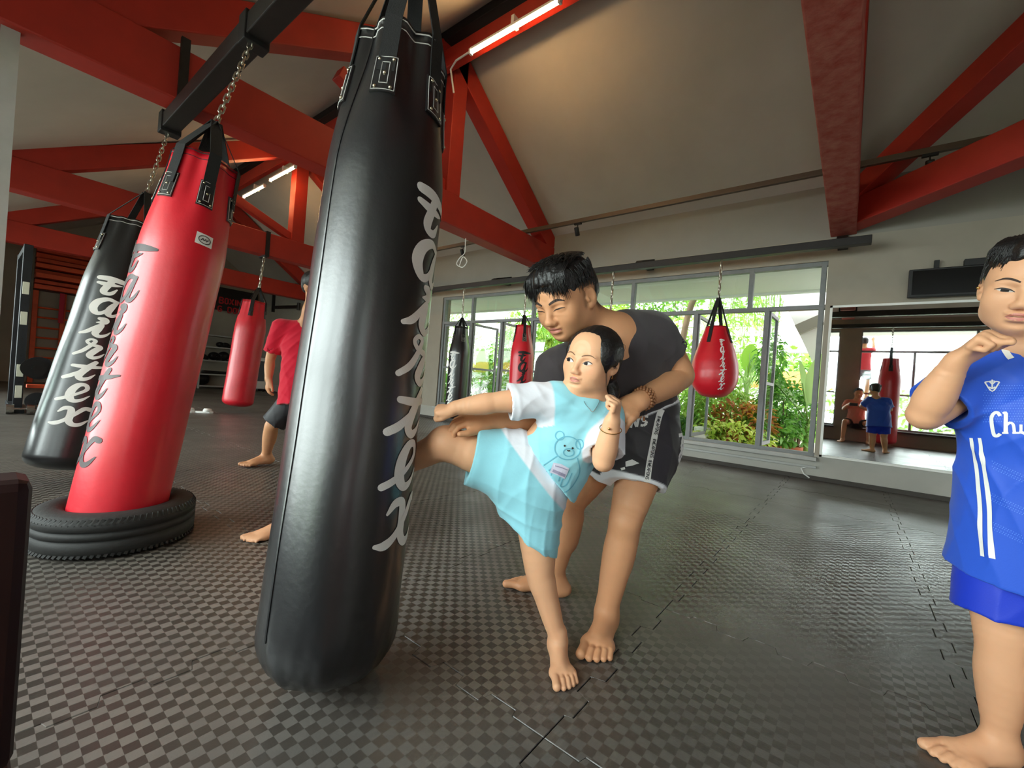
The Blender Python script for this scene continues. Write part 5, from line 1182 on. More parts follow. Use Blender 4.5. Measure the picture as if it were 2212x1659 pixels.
def build_trainer():
    hc = A(1222, 648, 1.45); hd = Head(hc, aim(hc, -37, -15, -9), .258)
    neck = A(1320, 728, 1.56); S = Sdf(); add_head(S, hd, False, neck, .066, full=.1, nose=1.05)
    shI, shJ = A(1420, 726, 1.62), A(1204, 800, 1.52); elI, wrI = A(1476, 815, 1.63), A(1380, 866, 1.44); elJ, wrJ = A(1184, 906, 1.54), A(1056, 912, 1.43)
    chest, waist, pel = A(1322, 800, 1.62), A(1378, 890, 1.70), A(1376, 935, 1.72); side = unit(shI-shJ)
    S.econe(A(1316, 755, 1.58), chest, (.15, .10), (.18, .12), side, .06); S.econe(chest, waist, (.17, .12), (.14, .105), side, .06); S.econe(waist, pel, (.14, .10), (.155, .11), side, .06)
    S.cone(shJ, shI, .062, .062, .06); S.cone(neck, lerp(shJ, shI, .5), .07, .09, .06); S.cone(A(1345, 722, 1.62), A(1400, 722, 1.66), .068, .07, .06)
    limb(S, shI, elI, wrI, (.062, .050, .044, .046, .031), side, .03); limb(S, shJ, elJ, wrJ, (.062, .050, .044, .047, .032), side, .03)
    hipF, knF = A(1396, 965, 1.70), A(1350, 1128, 1.60); hipB, knB = A(1315, 965, 1.74), A(1228, 1090, 1.80)
    toeF, heelF = floor_pt(1284, 1418), floor_pt(1316, 1345); fF = unit(toeF-heelF); Lf = .275; anF = heelF+fF*.075+np.array((0, 0, .30*Lf))
    heelB, toeB = floor_pt(1226, 1292), floor_pt(1128, 1268); fB = unit(toeB-heelB); anB = heelB+fB*.065+np.array((0, 0, .30*Lf))
    limb(S, hipF, knF, anF, (.092, .066, .058, .058, .038), side, .03); limb(S, hipB, knB, anB, (.092, .066, .058, .060, .038), side, .03)
    calf(S, knF, anF, unit(np.cross(fF, (0, 0, 1)))*-.5-fF*.7, 1.0); calf(S, knB, anB, -fB, 1.2)
    S.ell(knF+view_frame(knF)[2]*.018, np.eye(3), (.045, .045, .05), .03)
    foot(S, anF, fF, Lf, 1); foot(S, anB, fB, Lf, -1)
    r, u, t = view_frame(wrI); dI = unit(A(1336, 905, 1.37)-wrI); hand(S, wrI, dI, unit(t*.8+u*.5+r*.2), .185, 'grip', 1, curl=(30, 40, 30), spread=.05)
    r, u, t = view_frame(wrJ); dJ = unit(A(985, 908, 1.375)-wrJ); hand(S, wrJ, dJ, unit(u*.9+t*.45), .18, 'relaxed', -1, curl=(28, 38, 30))
    bx = lambda p, q=.16: (np.array(p)-q, np.array(p)+q)
    P, Fq = solid(S, .005, [hd.box(.60), (np.minimum(wrI, wrI+dI*.19)-.055, np.maximum(wrI, wrI+dI*.19)+.055), (np.minimum(wrJ, wrJ+dJ*.18)-.06, np.maximum(wrJ, wrJ+dJ*.18)+.05), (np.minimum(toeF, heelF)-.07, np.maximum(toeF, heelF)+np.array((.07, .07, .05)))], .0025)
    col = tint(len(P), (1, 1, 1, 1)); lc = hd.loc(P)
    fade = np.clip((lc[:, 2]-.02)/.10, 0, 1)*np.clip((.10-lc[:, 1]+.5*np.clip(lc[:, 2]-.15, 0, 1))/.06, 0, 1)*(np.abs(lc[:, 2]) < .62)*(np.linalg.norm(lc, axis=1) < .62)
    burn = np.exp(-((lc[:, 1]-.03)/.035)**2)*np.clip((lc[:, 2]+.16)/.05, 0, 1)*(lc[:, 2] < .1)*(np.abs(lc[:, 0]) > .2)*(np.linalg.norm(lc, axis=1) < .62)
    nape = np.clip((-.18-lc[:, 1])/.08, 0, 1)*np.clip((lc[:, 2]+.30)/.08, 0, 1)*(np.linalg.norm(lc, axis=1) < .62)
    ear = (np.abs(lc[:, 0]) > .335) & (lc[:, 2] < .12)
    k = np.clip(np.maximum(np.maximum(fade, burn*.7), nape), 0, 1); k[ear] = 0; col[:, :3] *= (1-.74*k)[:, None]
    g = person('trainer in black T-shirt and printed black shorts bending behind the girl', tuple(toeF*np.array((1, 1, 0))))
    link('body', qmesh(P, Fq, col), skin_man, g, True)
    face(hd, P, Fq, g, .95, .22, (.01, -.012), m_brow, .030, (-.004, 1.0), .072)
    # hair: thick top with a ragged fringe
    Hs = Sdf(); ax = hd.ax; E = lambda c, rr, k=.05, op='u': Hs.ell(hd.w(*c), ax, np.array(rr)*hd.hh, k*hd.hh, op)
    E((0, -.06, .20), (.375, .45, .385), 0); E((0, .14, .33), (.28, .26, .20), .08); E((0, -.30, .05), (.30, .26, .30), .08)
    E((0, .46, -.10), (.50, .30, .42), .04, 's')
    for x in (-1, 1): E((x*.46, .02, -.10), (.17, .44, .40), .05, 's')
    E((0, -.35, -.52), (.5, .5, .30), .05, 's')
    def dsp(X, Y, Z):
        x = (X-hc[0])*ax[0][0]+(Y-hc[1])*ax[0][1]+(Z-hc[2])*ax[0][2]; y = (X-hc[0])*ax[1][0]+(Y-hc[1])*ax[1][1]+(Z-hc[2])*ax[1][2]; z = (X-hc[0])*ax[2][0]+(Y-hc[1])*ax[2][1]+(Z-hc[2])*ax[2][2]
        return .0016*np.sin(x*300+3*np.sin(y*60))+.0012*np.sin(x*170+z*60+2*np.sin(y*90))
    P2, F2 = solid(Hs, .0035, disp=dsp, it=1); link('hair', qmesh(P2, F2), m_hair, g, True)
    b = MB(); rr = np.random.default_rng(9)
    for i in range(620):
        x = rr.uniform(-.30, .30); q = rr.uniform(0, 1)
        st = hd.w(x*.9, -.02+.22*q, .565-.55*x*x-.10*q); dep = rr.uniform(.06, .30)-.22*abs(x)+.05*math.sin(x*40); e = hd.w(x*1.08+.03*rr.normal(), .365-.55*x*x+.015*rr.normal(), .30-dep*.80)
        mdl = hd.w(x*1.03, .30-.4*x*x, .44-.25*x*x); tube_hair(b, [st, mdl, lerp(mdl, e, .5)+ax[1]*.006, e], .0026, .0004, 4)
    for i in range(520):                                             # tufts on top
        a = rr.uniform(0, 2*math.pi); q = rr.uniform(.05, .95); x = .31*q*math.cos(a); y = -.08+.36*q*math.sin(a); z = .575-.9*x*x-.55*(y+.06)**2
        sw = .05*math.sin(9*x+5*y); tube_hair(b, [hd.w(x, y-.06, z-.035), hd.w(x*1.02+sw*.3, y+.02, z+.004), hd.w(x*1.06+sw+.015*rr.normal(), y+.13, z-.006+.014*rr.normal())], .0026, .0005, 4)
    for i in range(260):                                             # sides and nape
        x = rr.choice([-1, 1]); z = rr.uniform(.14, .36); y = rr.uniform(-.40, .14); k_ = math.sqrt(max(0, 1-((y+.06)/.46)**2))
        tube_hair(b, [hd.w(x*.33*k_, y, z+.07), hd.w(x*.372*k_, y+.005, z), hd.w(x*.368*k_, y+.01, z-.06)], .0020, .0004, 4)
    b.build('hair_strand', m_hair, g, True)
    # black T-shirt
    dark = np.array(rgb(62, 56, 58), 'f'); T_ = Sdf()
    T_.econe(A(1318, 752, 1.585), chest, (.165, .118), (.205, .145), side, .05); T_.econe(chest, A(1380, 905, 1.71), (.20, .143), (.178, .138), side, .05)
    T_.cone(lerp(shJ, shI, .12), lerp(shJ, shI, .88), .078, .078, .06); T_.cone(A(1350, 718, 1.62), A(1405, 718, 1.655), .080, .084, .06)
    eI = A(1455, 772, 1.625); T_.econe(lerp(shI, shJ, .06), eI, (.086, .082), (.076, .072), side, .04, flat=1)
    eJ = lerp(shJ, elJ, .78); T_.econe(shJ, eJ, (.084, .080), (.082, .076), side, .04, flat=1)
    T_.cone(lerp(neck, hd.w(0, -.1, -.3), .18), hd.w(0, -.1, -.3), .074, .085, .012, 's')
    sp = unit(A(1385, 910, 1.71)-chest); lo, hi = T_.bounds(); wn_ = unit(view_frame(waist)[1]*.92-view_frame(waist)[0]*.39); T_.half(A(1400, 894, 1.70), -wn_, lo, hi)
    dI2 = unit(eI-shI); T_.cone(eI-dI2*.03, eI+dI2*.06, .060, .062, 0, 's'); dJ2 = unit(eJ-shJ); T_.cone(eJ-dJ2*.03, eJ+dJ2*.06, .062, .064, 0, 's')
    P3, F3 = solid(T_, .005, disp=flow_noise(1.2, .0095, (side+.4*sp, sp, side-.5*sp), 4))
    link('t_shirt', qmesh(P3, F3, np.tile(dark, (len(P3), 1))), m_cloth, g, True)
    # shorts
    Q = Sdf(); eF, eB = A(1373, 1047, 1.655), A(1296, 1026, 1.745)
    Q.econe(A(1384, 880, 1.70), A(1368, 965, 1.72), (.160, .128), (.182, .145), side, .03)
    Q.econe(A(1390, 960, 1.705), eF, (.128, .122), (.112, .108), side, .06, flat=1); Q.econe(A(1325, 960, 1.74), eB, (.125, .118), (.105, .098), side, .06, flat=1)
    dF, dB = unit(eF-A(1390, 960, 1.705)), unit(eB-A(1325, 960, 1.74))
    lo, hi = Q.bounds(); Q.half(A(1400, 878, 1.70), wn_, lo, hi)
    Q.cone(eF-dF*.04, eF+dF*.1, .088, .09, 0, 's'); Q.cone(eB-dB*.04, eB+dB*.1, .082, .084, 0, 's')
    P4, F4 = solid(Q, .0045, disp=flow_noise(1.2, .0070, (side, side+.5*sp), 8))
    wht = np.array(rgb(236, 236, 240), 'f'); c = np.tile(np.array(rgb(50, 46, 50), 'f'), (len(P4), 1))
    for e_, d_ in ((eF, dF), (eB, dB)):
        tt = (P4-e_)@d_; near = np.linalg.norm(P4-e_-tt[:, None]*d_, axis=1) < .15; c = mixc(c, wht, soft(tt, -.016, .004)*near[:, None]*(tt > -.05)[:, None])
    c = mixc(c, wht, soft((P4-A(1400, 878, 1.70))@wn_, -.030, .004))
    link('shorts', qmesh(P4, F4, c), m_sport, g, True)
    # prints on the shorts
    O = A(1390, 960, 1.50); r, u, t = view_frame(O); dp = unit(O-CP); k = 1.60/F; D = Decal(P4, F4, O, r, u, dp, .0016, .35); q = lambda x, y: ((x-1390)*k, -(y-960)*k)
    b = MB(); D.ribbon(b, [q(x, y)+(12.5*k,) for x, y in ((1430, 886), (1424, 900), (1416, 930), (1408, 965), (1400, 1000), (1394, 1038))], 8); b.build('side_stripe', m_wht, g)
    b = MB(); ex = unit(np.array(q(1394, 1038))-np.array(q(1424, 900))); ey = np.array((-ex[1], ex[0]))
    for i, (x, y) in enumerate(((1424, 900), (1413, 948), (1402, 993))): caps_text(D, b, '8WEAPONS', np.array(q(x, y))-ey*3.2*k, ex, ey, 6.5*k, .17, .0034)
    b.build('stripe_lettering', m_blackp, g)
    b = MB(); caps_text(D, b, 'WEAPONS', q(1270, 940), unit((1, .16)), unit((.25, 1)), 21*k, .26, .002, .92); b.build('front_lettering', m_wht, g)
    b = MB(); caps_text(D, b, '8WEAPONS', q(1336, 1047), unit((1, -.10)), (0, 1), 7*k, .17, .0034); b.build('hem_lettering', m_blackp, g)
    ns = unit(r*.80+t*.60); O2 = A(1432, 958, 1.72); D2 = Decal(P4, F4, O2, unit(np.cross(u, ns)), u, -ns, .0018, .3); b = MB()
    caps_text(D2, b, '8', (-.035, -.075), unit((.95, .2)), unit((.25, 1)), .085, .20, .0018); D2.ribbon(b, [(-.005, 0, .02), (.02, .045, .022), (.045, .095, .022)], 6); D2.ribbon(b, [(-.035, .03, .014), (.02, .035, .014)], 5); b.build('side_emblem', m_wht, g)
    b = MB(); D.poly(b, [q(*p) for p in ((1352, 996), (1366, 991), (1380, 999), (1366, 1004), (1352, 1007))], .002, 3); D.poly(b, [q(*p) for p in ((1341, 1010), (1350, 1007), (1351, 1012), (1343, 1015))], .002, 2); b.build('flag_print', m_wht, g)
    # bead bracelets
    w0 = lerp(wrI, elI, .10); dd = unit(elI-wrI); e1 = unit(np.cross(dd, (0, 0, 1))); e2 = np.cross(dd, e1); m_bead = mat('bead_wood', rgb(150, 100, 66), .35, var=.25, vscale=60); b = MB()
    for row in range(3):
        for i in range(20):
            a = 2*math.pi*(i+.5*row)/20; b.ball(w0+dd*(.011*row-.011)+.0365*(math.cos(a)*e1+math.sin(a)*e2), .0058, 7, 5)
    o = b.build('bead_bracelet', m_bead, g, True); o['kind'] = 'stuff'
    MB().tube([w0+view_frame(w0)[2]*.038-view_frame(w0)[1]*.03*s_ for s_ in (.6, 1.2, 2.0)], .0012, 5).build('bracelet_cord', m_web, g)
    MB().tube([w0+view_frame(w0)[2]*.038-view_frame(w0)[1]*.03*s_ for s_ in (2.0, 2.5)], .004, 8).build('bracelet_tassel', m_bead, g)
build_trainer()
# ================================================================== THE BOY AND THE OTHERS
def simple_body(label, J, sc, skin, shirt_c, shorts_c, h=.006, sleeve=.75, hemz=None, leg=.5, hair=True, hpose=('relaxed', 'relaxed'), shirt_len=.12, group=None, cap=None, facekw=None, kid=False, hf=.004, neckcol=None, disp=None):
    """standing or sitting figure from joints; J maps names to world points, J['head']=(centre, axes, height)"""
    hc, hax, hh = J['head']; hd = Head(hc, hax, hh, -.03 if kid else 0.0); S = Sdf(); add_head(S, hd, kid, J['neck'], .058*sc, full=.9 if kid else .2, nose=.9 if kid else 1.0)
    side = unit(J['shL']-J['shR']); mid = lerp(J['shL'], J['shR'], .5); bw = J.get('bulk', 1.0)
    ch = lerp(mid, J['pel'], .28)
    S.econe(lerp(mid, J['pel'], .05), ch, (.13*sc, .09*sc), (.155*sc*bw, .11*sc*bw), side, .05); S.econe(ch, J['pel'], (.15*sc*bw, .11*sc*bw), (.15*sc*bw, .115*sc*bw), side, .05); S.cone(J['shR'], J['shL'], .055*sc, .055*sc, .05); S.cone(J['neck'], mid, .062*sc, .08*sc, .05)
    for q in 'LR':
        limb(S, J['sh'+q], J['el'+q], J['wr'+q], (.056*sc*bw, .046*sc*bw, .041*sc*bw, .043*sc*bw, .029*sc), side); limb(S, J['hip'+q], J['kn'+q], J['an'+q], (.088*sc*bw, .064*sc*bw, .056*sc*bw, .055*sc*bw, .036*sc), side)
        calf(S, J['kn'+q], J['an'+q], -J['fd'+q], sc); foot(S, J['an'+q], J['fd'+q], J.get('foot', .26*sc), 1 if q == 'R' else -1)
        hand(S, J['wr'+q], J['hd'+q], J['hn'+q], J.get('handL', .18)*sc, hpose[0 if q == 'L' else 1], J.get('th'+q, 1))
    boxes = [hd.box(.6)] if hf < h*.8 else []
    if hf < h*.8:
        for q in J.get('fine', ()): boxes.append((np.minimum(J['wr'+q], J['wr'+q]+J['hd'+q]*.13*sc)-.05*sc, np.maximum(J['wr'+q], J['wr'+q]+J['hd'+q]*.13*sc)+.05*sc))
    P, Fq = solid(S, h, boxes, hf); lc = hd.loc(P); col = tint(len(P), (1, 1, 1, 1))
    g = person(label, (float(J['base'][0]), float(J['base'][1]), float(J['base'][2])), group=group); link('body', qmesh(P, Fq, col), skin, g, True)
    if facekw is not None: face(hd, P, Fq, g, **facekw)
    if hair:
        Hs = Sdf(); E = lambda c, rr, k=.05, op='u': Hs.ell(hd.w(*c), hax, np.array(rr)*hh, k*hh, op)
        E((0, -.07, .18), (.375, .45, .385), 0); E((0, -.28, .0), (.31, .26, .30), .08); E((0, .12, .34), (.27, .24, .17), .08); E((0, .47, -.10), (.50, .29, .42), .04, 's')
        for x in (-1, 1): E((x*.46, .05, -.16), (.16, .42, .27), .05, 's')
        E((0, -.35, -.50), (.5, .5, .30), .05, 's')
        def dsp(X, Y, Z):
            x = (X-hc[0])*hax[0][0]+(Y-hc[1])*hax[0][1]+(Z-hc[2])*hax[0][2]; y = (X-hc[0])*hax[1][0]+(Y-hc[1])*hax[1][1]+(Z-hc[2])*hax[1][2]
            return .0012*np.sin(x*260+3*np.sin(y*60))+.001*np.sin(x*150+y*90)
        P2, F2 = solid(Hs, max(.0035, h*.7), disp=dsp, it=1); link('hair', qmesh(P2, F2), m_hair, g, True)
        if hf < h*.8:
            b = MB(); rr = np.random.default_rng(3)
            for i in range(520):
                x = rr.uniform(-.31, .31); q = rr.uniform(0, 1); st = hd.w(x*.92, -.05+.2*q, .56-.55*x*x-.08*q); e = hd.w(x*1.06+.02*rr.normal(), .33-.6*x*x, .36-rr.uniform(.02, .16)+.05*math.sin(25*x)); tube_hair(b, [st, hd.w(x*1.03, .26-.4*x*x, .45-.25*x*x), e], .0026, .0005, 4)
            for i in range(320):
                x = rr.choice([-1, 1]); z = rr.uniform(.08, .38); y = rr.uniform(-.42, .12); k_ = math.sqrt(max(0, 1-((y+.06)/.46)**2)); tube_hair(b, [hd.w(x*.33*k_, y, z+.08), hd.w(x*.378*k_, y+.01, z), hd.w(x*.372*k_, y+.015, z-.07)], .0022, .0005, 4)
            b.build('hair_strand', m_hair, g, True)
    T_ = Sdf(); sp = unit(J['pel']-mid); hem = J['pel']+sp*shirt_len*sc
    T_.econe(lerp(mid, J['pel'], .03), ch, (.145*sc, .105*sc), (.178*sc*bw, .132*sc*bw), side, .05); T_.econe(ch, hem, (.176*sc*bw, .132*sc*bw), (.208*sc*bw, .172*sc*bw), side, .05, flat=1); T_.cone(lerp(J['shR'], J['shL'], .1), lerp(J['shR'], J['shL'], .9), .070*sc, .070*sc, .05)
    for q in 'LR':
        e = lerp(J['sh'+q], J['el'+q], sleeve); T_.econe(J['sh'+q], e, (.074*sc*bw, .070*sc*bw), (.076*sc*bw, .072*sc*bw), side, .04, flat=1); d = unit(J['el'+q]-J['sh'+q]); T_.cone(e-d*.03, e+d*.06, .058*sc*bw, .060*sc*bw, 0, 's')
    T_.cone(lerp(J['neck'], hd.w(0, -.1, -.35), .10), hd.w(0, -.1, -.3), .066*sc, .075*sc, .01, 's')
    P3, F3 = solid(T_, h*.85, disp=disp or flow_noise(1.2, .009*sc, (side, side+.5*sp), 5)); c = np.tile(np.array(shirt_c, 'f'), (len(P3), 1))
    so_ = link('t_shirt', qmesh(P3, F3, c), m_cloth if not kid else m_sport, g, True)
    Q = Sdf(); Q.econe(lerp(J['pel'], mid, .16), J['pel']+sp*.04, (.155*sc*bw, .125*sc*bw), (.165*sc*bw, .132*sc*bw), side, .04)
    for q in 'LR':
        e = lerp(J['hip'+q], J['kn'+q], leg*1.35); Q.econe(J['hip'+q], e, (.105*sc*bw, .106*sc*bw), (.108*sc*bw, .106*sc*bw), side, .05, flat=1); d = unit(J['kn'+q]-J['hip'+q]); Q.cone(e-d*.03, e+d*.08, .086*sc*bw, .088*sc*bw, 0, 's')
    P4, F4 = solid(Q, h*.85, disp=flow_noise(1.2, .007*sc, (side, side+.4*sp), 6)); link('shorts', qmesh(P4, F4, np.tile(np.array(shorts_c, 'f'), (len(P4), 1))), m_sport, g, True)
    return g, hd, (P, Fq), (P3, F3), (P4, F4), so_
def up3(z): return np.array((0, 0, z))
# ---- boy in blue
def build_boy():
    AB = lambda x, y, D: CP+unit(ray((x, y)))*D
    hc = AB(2224, 622, 1.70); r, u, t = view_frame(AB(2205, 950, 1.7)); rh = unit(np.array((r[0], r[1], 0))); fw = unit(np.array((t[0], t[1], 0)))
    Lf = .225; an = floor_pt(2158, 1592, .3*Lf); pel = np.array((*(an[:2]+rh[:2]*.070-fw[:2]*.01), 0))+up3(AB(2212, 1160, 1.70)[2]); base = an*np.array((1, 1, 0)); sc = .80
    J = dict(head=(hc, aim(hc, -2, 0, 3), .238), neck=AB(2226, 752, 1.72), shR=AB(2120, 802, 1.71), shL=AB(2120, 802, 1.71)+rh*.27, pel=pel, base=base, bulk=1.22, handL=.205, foot=Lf)
    J['elR'], J['wrR'] = AB(1994, 900, 1.58), AB(2066, 780, 1.52); J['elL'] = J['shL']+rh*.06-up3(.17)+fw*.02; J['wrL'] = J['elL']+fw*.15+up3(.12)-rh*.06
    J['hdR'] = unit(AB(2112, 742, 1.50)-J['wrR']); J['hnR'] = unit(u*.9-r*.3+t*.2); J['hdL'] = unit(up3(.6)+fw*.4-rh*.2); J['hnL'] = unit(rh*.6+fw*.2); J['thR'] = -1; J['thL'] = 1; J['fine'] = 'R'
    J['hipR'] = pel-rh*.078-up3(.04); J['hipL'] = pel+rh*.078-up3(.04); J['anR'] = an; J['knR'] = lerp(J['hipR'], an, .50)+fw*.025; J['knL'] = J['knR']+rh*.175; J['anL'] = an+rh*.20
    J['fdR'] = unit((floor_pt(2035, 1640)-an)*np.array((1, 1, 0))); J['fdL'] = unit(fw*.9+rh*.4)
    blue = rgb(40, 88, 206); dk = rgb(16, 52, 190)
    g, hd, B, T_, Q, so_ = simple_body('boy in a bright blue football shirt and shorts with raised fist', J, sc, skin_boy, blue, dk, .0045, .74, leg=.55, hpose=('fist', 'fist'), shirt_len=.14, facekw=dict(lw=.85, eyes=.58, gaze=(.0, -.002), brow=m_brow, browth=.020, lips=(-.006, .9), eye_w=.070), kid=True, hf=.0026)
    # shirt prints
    me = so_.data; P3 = T_[0]; D = Decal(P3, T_[1], AB(2190, 950, 1.5), r, u, unit(ray((2190, 950))), .0014, .35); k = 1.0/F*.98; pl = lambda x, y: (lambda R_: CP+R_*(((AB(2190, 950, 1.5)-CP)@(-t))/(R_@(-t))))(ray((x, y)))
    q = lambda x, y: (float((pl(x, y)-AB(2190, 950, 1.5))@r), float((pl(x, y)-AB(2190, 950, 1.5))@u)); b = MB()
    S = lambda L_, w_: [q(x, y)+(w_*k,) for x, y in L_]
    D.ribbon(b, S([(2159, 895), (2152, 887), (2145, 888), (2139, 896), (2140, 915), (2145, 938), (2152, 941), (2160, 936)], 6.5), 5)
    D.ribbon(b, S([(2166, 890), (2172, 889), (2172, 910), (2172, 932)], 6.5), 4); D.ribbon(b, S([(2173, 917), (2181, 911), (2189, 915), (2192, 933)], 5), 4); D.ribbon(b, S([(2164, 934), (2171, 934), (2178, 934)], 4.5), 4); D.ribbon(b, S([(2187, 934), (2196, 934), (2206, 932), (2207, 915)], 4.5), 4); D.ribbon(b, S([(2207, 932), (2218, 936), (2226, 930), (2226, 912)], 6), 4)
    b.build('chest_lettering', m_wht, g)
    b = MB(); cx, cy = 2139, 825
    for L_ in ([(cx-17, cy-7), (cx, cy+13), (cx+17, cy-9)], [(cx-17, cy-7), (cx-7, cy-9), (cx, cy-4), (cx+8, cy-10), (cx+17, cy-9)], [(cx, cy-14), (cx, cy+8)], [(cx-6, cy-10), (cx+6, cy-11)], [(cx-7, cy+3), (cx, cy+7), (cx+7, cy+2)]): D.ribbon(b, S(L_, 2.6), 4)
    b.build('shirt_emblem', m_wht, g)
    b = MB(); D.ribbon(b, S([(2166, 727), (2169, 738), (2177, 752), (2184, 760)], 11), 5); b.build('collar_trim', m_wht, g)
    ns = unit(-r*.72+t*.70); O2 = AB(2062, 1090, 1.62); D2 = Decal(P3, T_[1], O2, unit(np.cross(u, ns)), u, -ns, .0016, .3); b = MB()
    for off in (-.010, .010): D2.ribbon(b, [(off+.010, .17, .008), (off+.006, .10, .010), (off+.003, .0, .010), (off-.002, -.06, .010), (off-.006, -.13, .010)], 8)
    b.build('side_stripe', m_wht, g)
    b = MB(); md = mat('mesh_dot', rgb(96, 140, 230), .6); rr = np.random.default_rng(1)     # printed dot bands
    for (x0, y0, n_, m_, sl) in ((2120, 812, 16, 17, 0.0), (2140, 1000, 13, 4, .45), (2135, 1075, 14, 4, .45), (2130, 1140, 14, 4, .45)):
        for i in range(n_):
            for j in range(m_):
                if sl == 0 and (j < 2 or (i+j) < 5): continue
                x, y = x0+i*6.0+(3 if j % 2 else 0), y0+j*6.0+i*6.0*sl; D.ribbon(b, S([(x-1.1, y), (x+1.1, y)], 1.9), 1, .0008)
    o = b.build('dot_print', md, g); o['kind'] = 'stuff'
    MB().ball(hd.w(.375, -.05, -.02), .004).build('ear_stud', m_gold, g, True)
build_boy()
# ---- red-shirted person half hidden by the black bag
def build_red():
    d = 3.78; r, u, t = view_frame(A(650, 800, d)); rh = unit(np.array((r[0], r[1], 0))); fw = unit(np.array((t[0], t[1], 0))); Lf = .27
    hc = A(682, 620, d); pel = A(655, 852, d)
    J = dict(head=(hc, aim(hc, 35, 0, 3), .255), neck=A(672, 672, d), shR=A(606, 706, d), shL=A(606, 706, d)+rh*.40, pel=pel, base=floor_pt(600, 1000)*np.array((1, 1, 0)), foot=Lf)
    J['elR'], J['wrR'] = A(584, 775, d+.05), A(580, 818, d-.05); J['elL'] = J['shL']+rh*.05-up3(.28); J['wrL'] = J['elL']+fw*.2+up3(.05)-rh*.1
    J['hdR'] = unit(A(578, 845, d-.06)-J['wrR']); J['hnR'] = unit(-r+t*.4); J['hdL'] = fw; J['hnL'] = rh; J['thR'] = -1; J['thL'] = 1
    J['hipR'] = A(628, 870, d); J['hipL'] = J['hipR']+rh*.17; J['knR'] = A(585, 922, d-.02); an = floor_pt(566, 985+8); J['anR'] = A(562, 978, d+.05); J['fdR'] = unit(floor_pt(522, 1012)-J['anR']*np.array((1, 1, 0))); J['fdR'] = unit(np.array((J['fdR'][0], J['fdR'][1], 0)))
    J['anR'] = floor_pt(524, 1010)*np.array((1, 1, 0))-J['fdR']*.72*Lf+up3(.3*Lf+.01); J['knL'] = J['hipL']+fw*.05-up3(.42)*np.array((1, 1, 1)); J['anL'] = J['knL']*np.array((1, 1, 0))+up3(.3*Lf); J['fdL'] = fw
    simple_body('person in a red T-shirt and dark shorts half hidden behind the black bag', J, .98, skin_man, rgb(206, 26, 52), rgb(44, 42, 46), .008, .80, leg=.62, hpose=('relaxed', 'relaxed'), shirt_len=.10, hf=.01)
build_red()
# ---- person behind the black bag, only a foot shows
def build_hidden():
    d = 2.30; r, u, t = view_frame(A(750, 800, d)); rh = unit(np.array((r[0], r[1], 0))); fw = unit(np.array((t[0], t[1], 0))); Lf = .25
    hc = A(800, 560, d); heel = floor_pt(598, 1158); toe = floor_pt(534, 1170); fd = unit((toe-heel)*np.array((1, 1, 0)))
    J = dict(head=(hc, aim(hc, 10, 0, 3), .25), neck=A(795, 650, d), shR=A(745, 690, d), shL=A(838, 690, d), pel=A(750, 880, d), base=heel*np.array((1, 1, 0)), foot=Lf)
    for q, s in (('R', -1), ('L', 1)):
        J['el'+q] = J['sh'+q]-up3(.22)+fw*.06+rh*.02*s; J['wr'+q] = J['el'+q]+fw*.18+up3(.06)-rh*.05*s; J['hd'+q] = unit(fw+up3(.3)); J['hn'+q] = rh*s; J['th'+q] = -1 if q == 'R' else 1
    J['hipR'], J['hipL'] = A(722, 900, d), A(790, 900, d); J['knR'] = A(672, 1030, d-.03); J['anR'] = toe*np.array((1, 1, 0))-fd*.70*Lf+up3(.3*Lf); J['knL'] = A(780, 1030, d-.02); J['anL'] = np.array((*(A(775, 1150, d)[:2]), .3*Lf)); J['fdR'] = fd; J['fdL'] = fw
    simple_body('person standing behind the big black bag, only one foot showing', J, .86, skin_boy, rgb(90, 92, 98), rgb(40, 40, 44), .009, .7, leg=.5, hpose=('flat', 'flat'), shirt_len=.08, hf=.012)
build_hidden()
# ---- photographer sitting on the sill behind the camera (seen in the mirror)
def build_photographer():
    fw = np.array((.05, 1, 0)); fw = unit(fw); rh = np.array((1, -.05, 0.)); rh = unit(rh); P0 = np.array((-.02, -.42, 0.0)); Lf = .26
    hc = P0+np.array((.12, .06, 1.17)); J = dict(head=(hc, np.array([rh, fw, (0, 0, 1.)]), .25), neck=P0+np.array((.10, .02, 1.02)), shR=P0+np.array((-.08, .0, .95)), shL=P0+np.array((.28, .0, .95)), pel=P0+np.array((.10, -.02, .47)), base=P0+up3(0), foot=Lf)
    for q, s in (('R', -1), ('L', 1)):
        J['el'+q] = J['sh'+q]+rh*.07*s-up3(.18)+fw*.14; J['wr'+q] = P0+np.array((.02+.095*s, .28, .88)); J['hd'+q] = unit(np.array((-.35*s, .45, .35))); J['hn'+q] = unit(rh*s+up3(.3)); J['th'+q] = 1 if q == 'L' else -1
        J['hip'+q] = J['pel']+rh*.10*s-up3(.03); J['kn'+q] = J['pel']+rh*.22*s+fw*.34+up3(.02); J['an'+q] = J['kn'+q]*np.array((1, 1, 0))+fw*.03+rh*.02*s+up3(.3*Lf); J['fd'+q] = unit(fw+rh*.4*s)
    simple_body('barefoot person in a salmon T-shirt sitting in the mirror, holding up a phone', J, .9, skin_man, rgb(214, 130, 108), rgb(36, 32, 36), .009, .7, leg=.5, hpose=('hook', 'hook'), shirt_len=.02, hf=.012)
    MB().bbox((-.06, -.030, .865), (.10, -.020, .935), .004).single('phone', m_blackp, 'phone held up by the sitting person in the mirror', 'phone')
build_photographer()
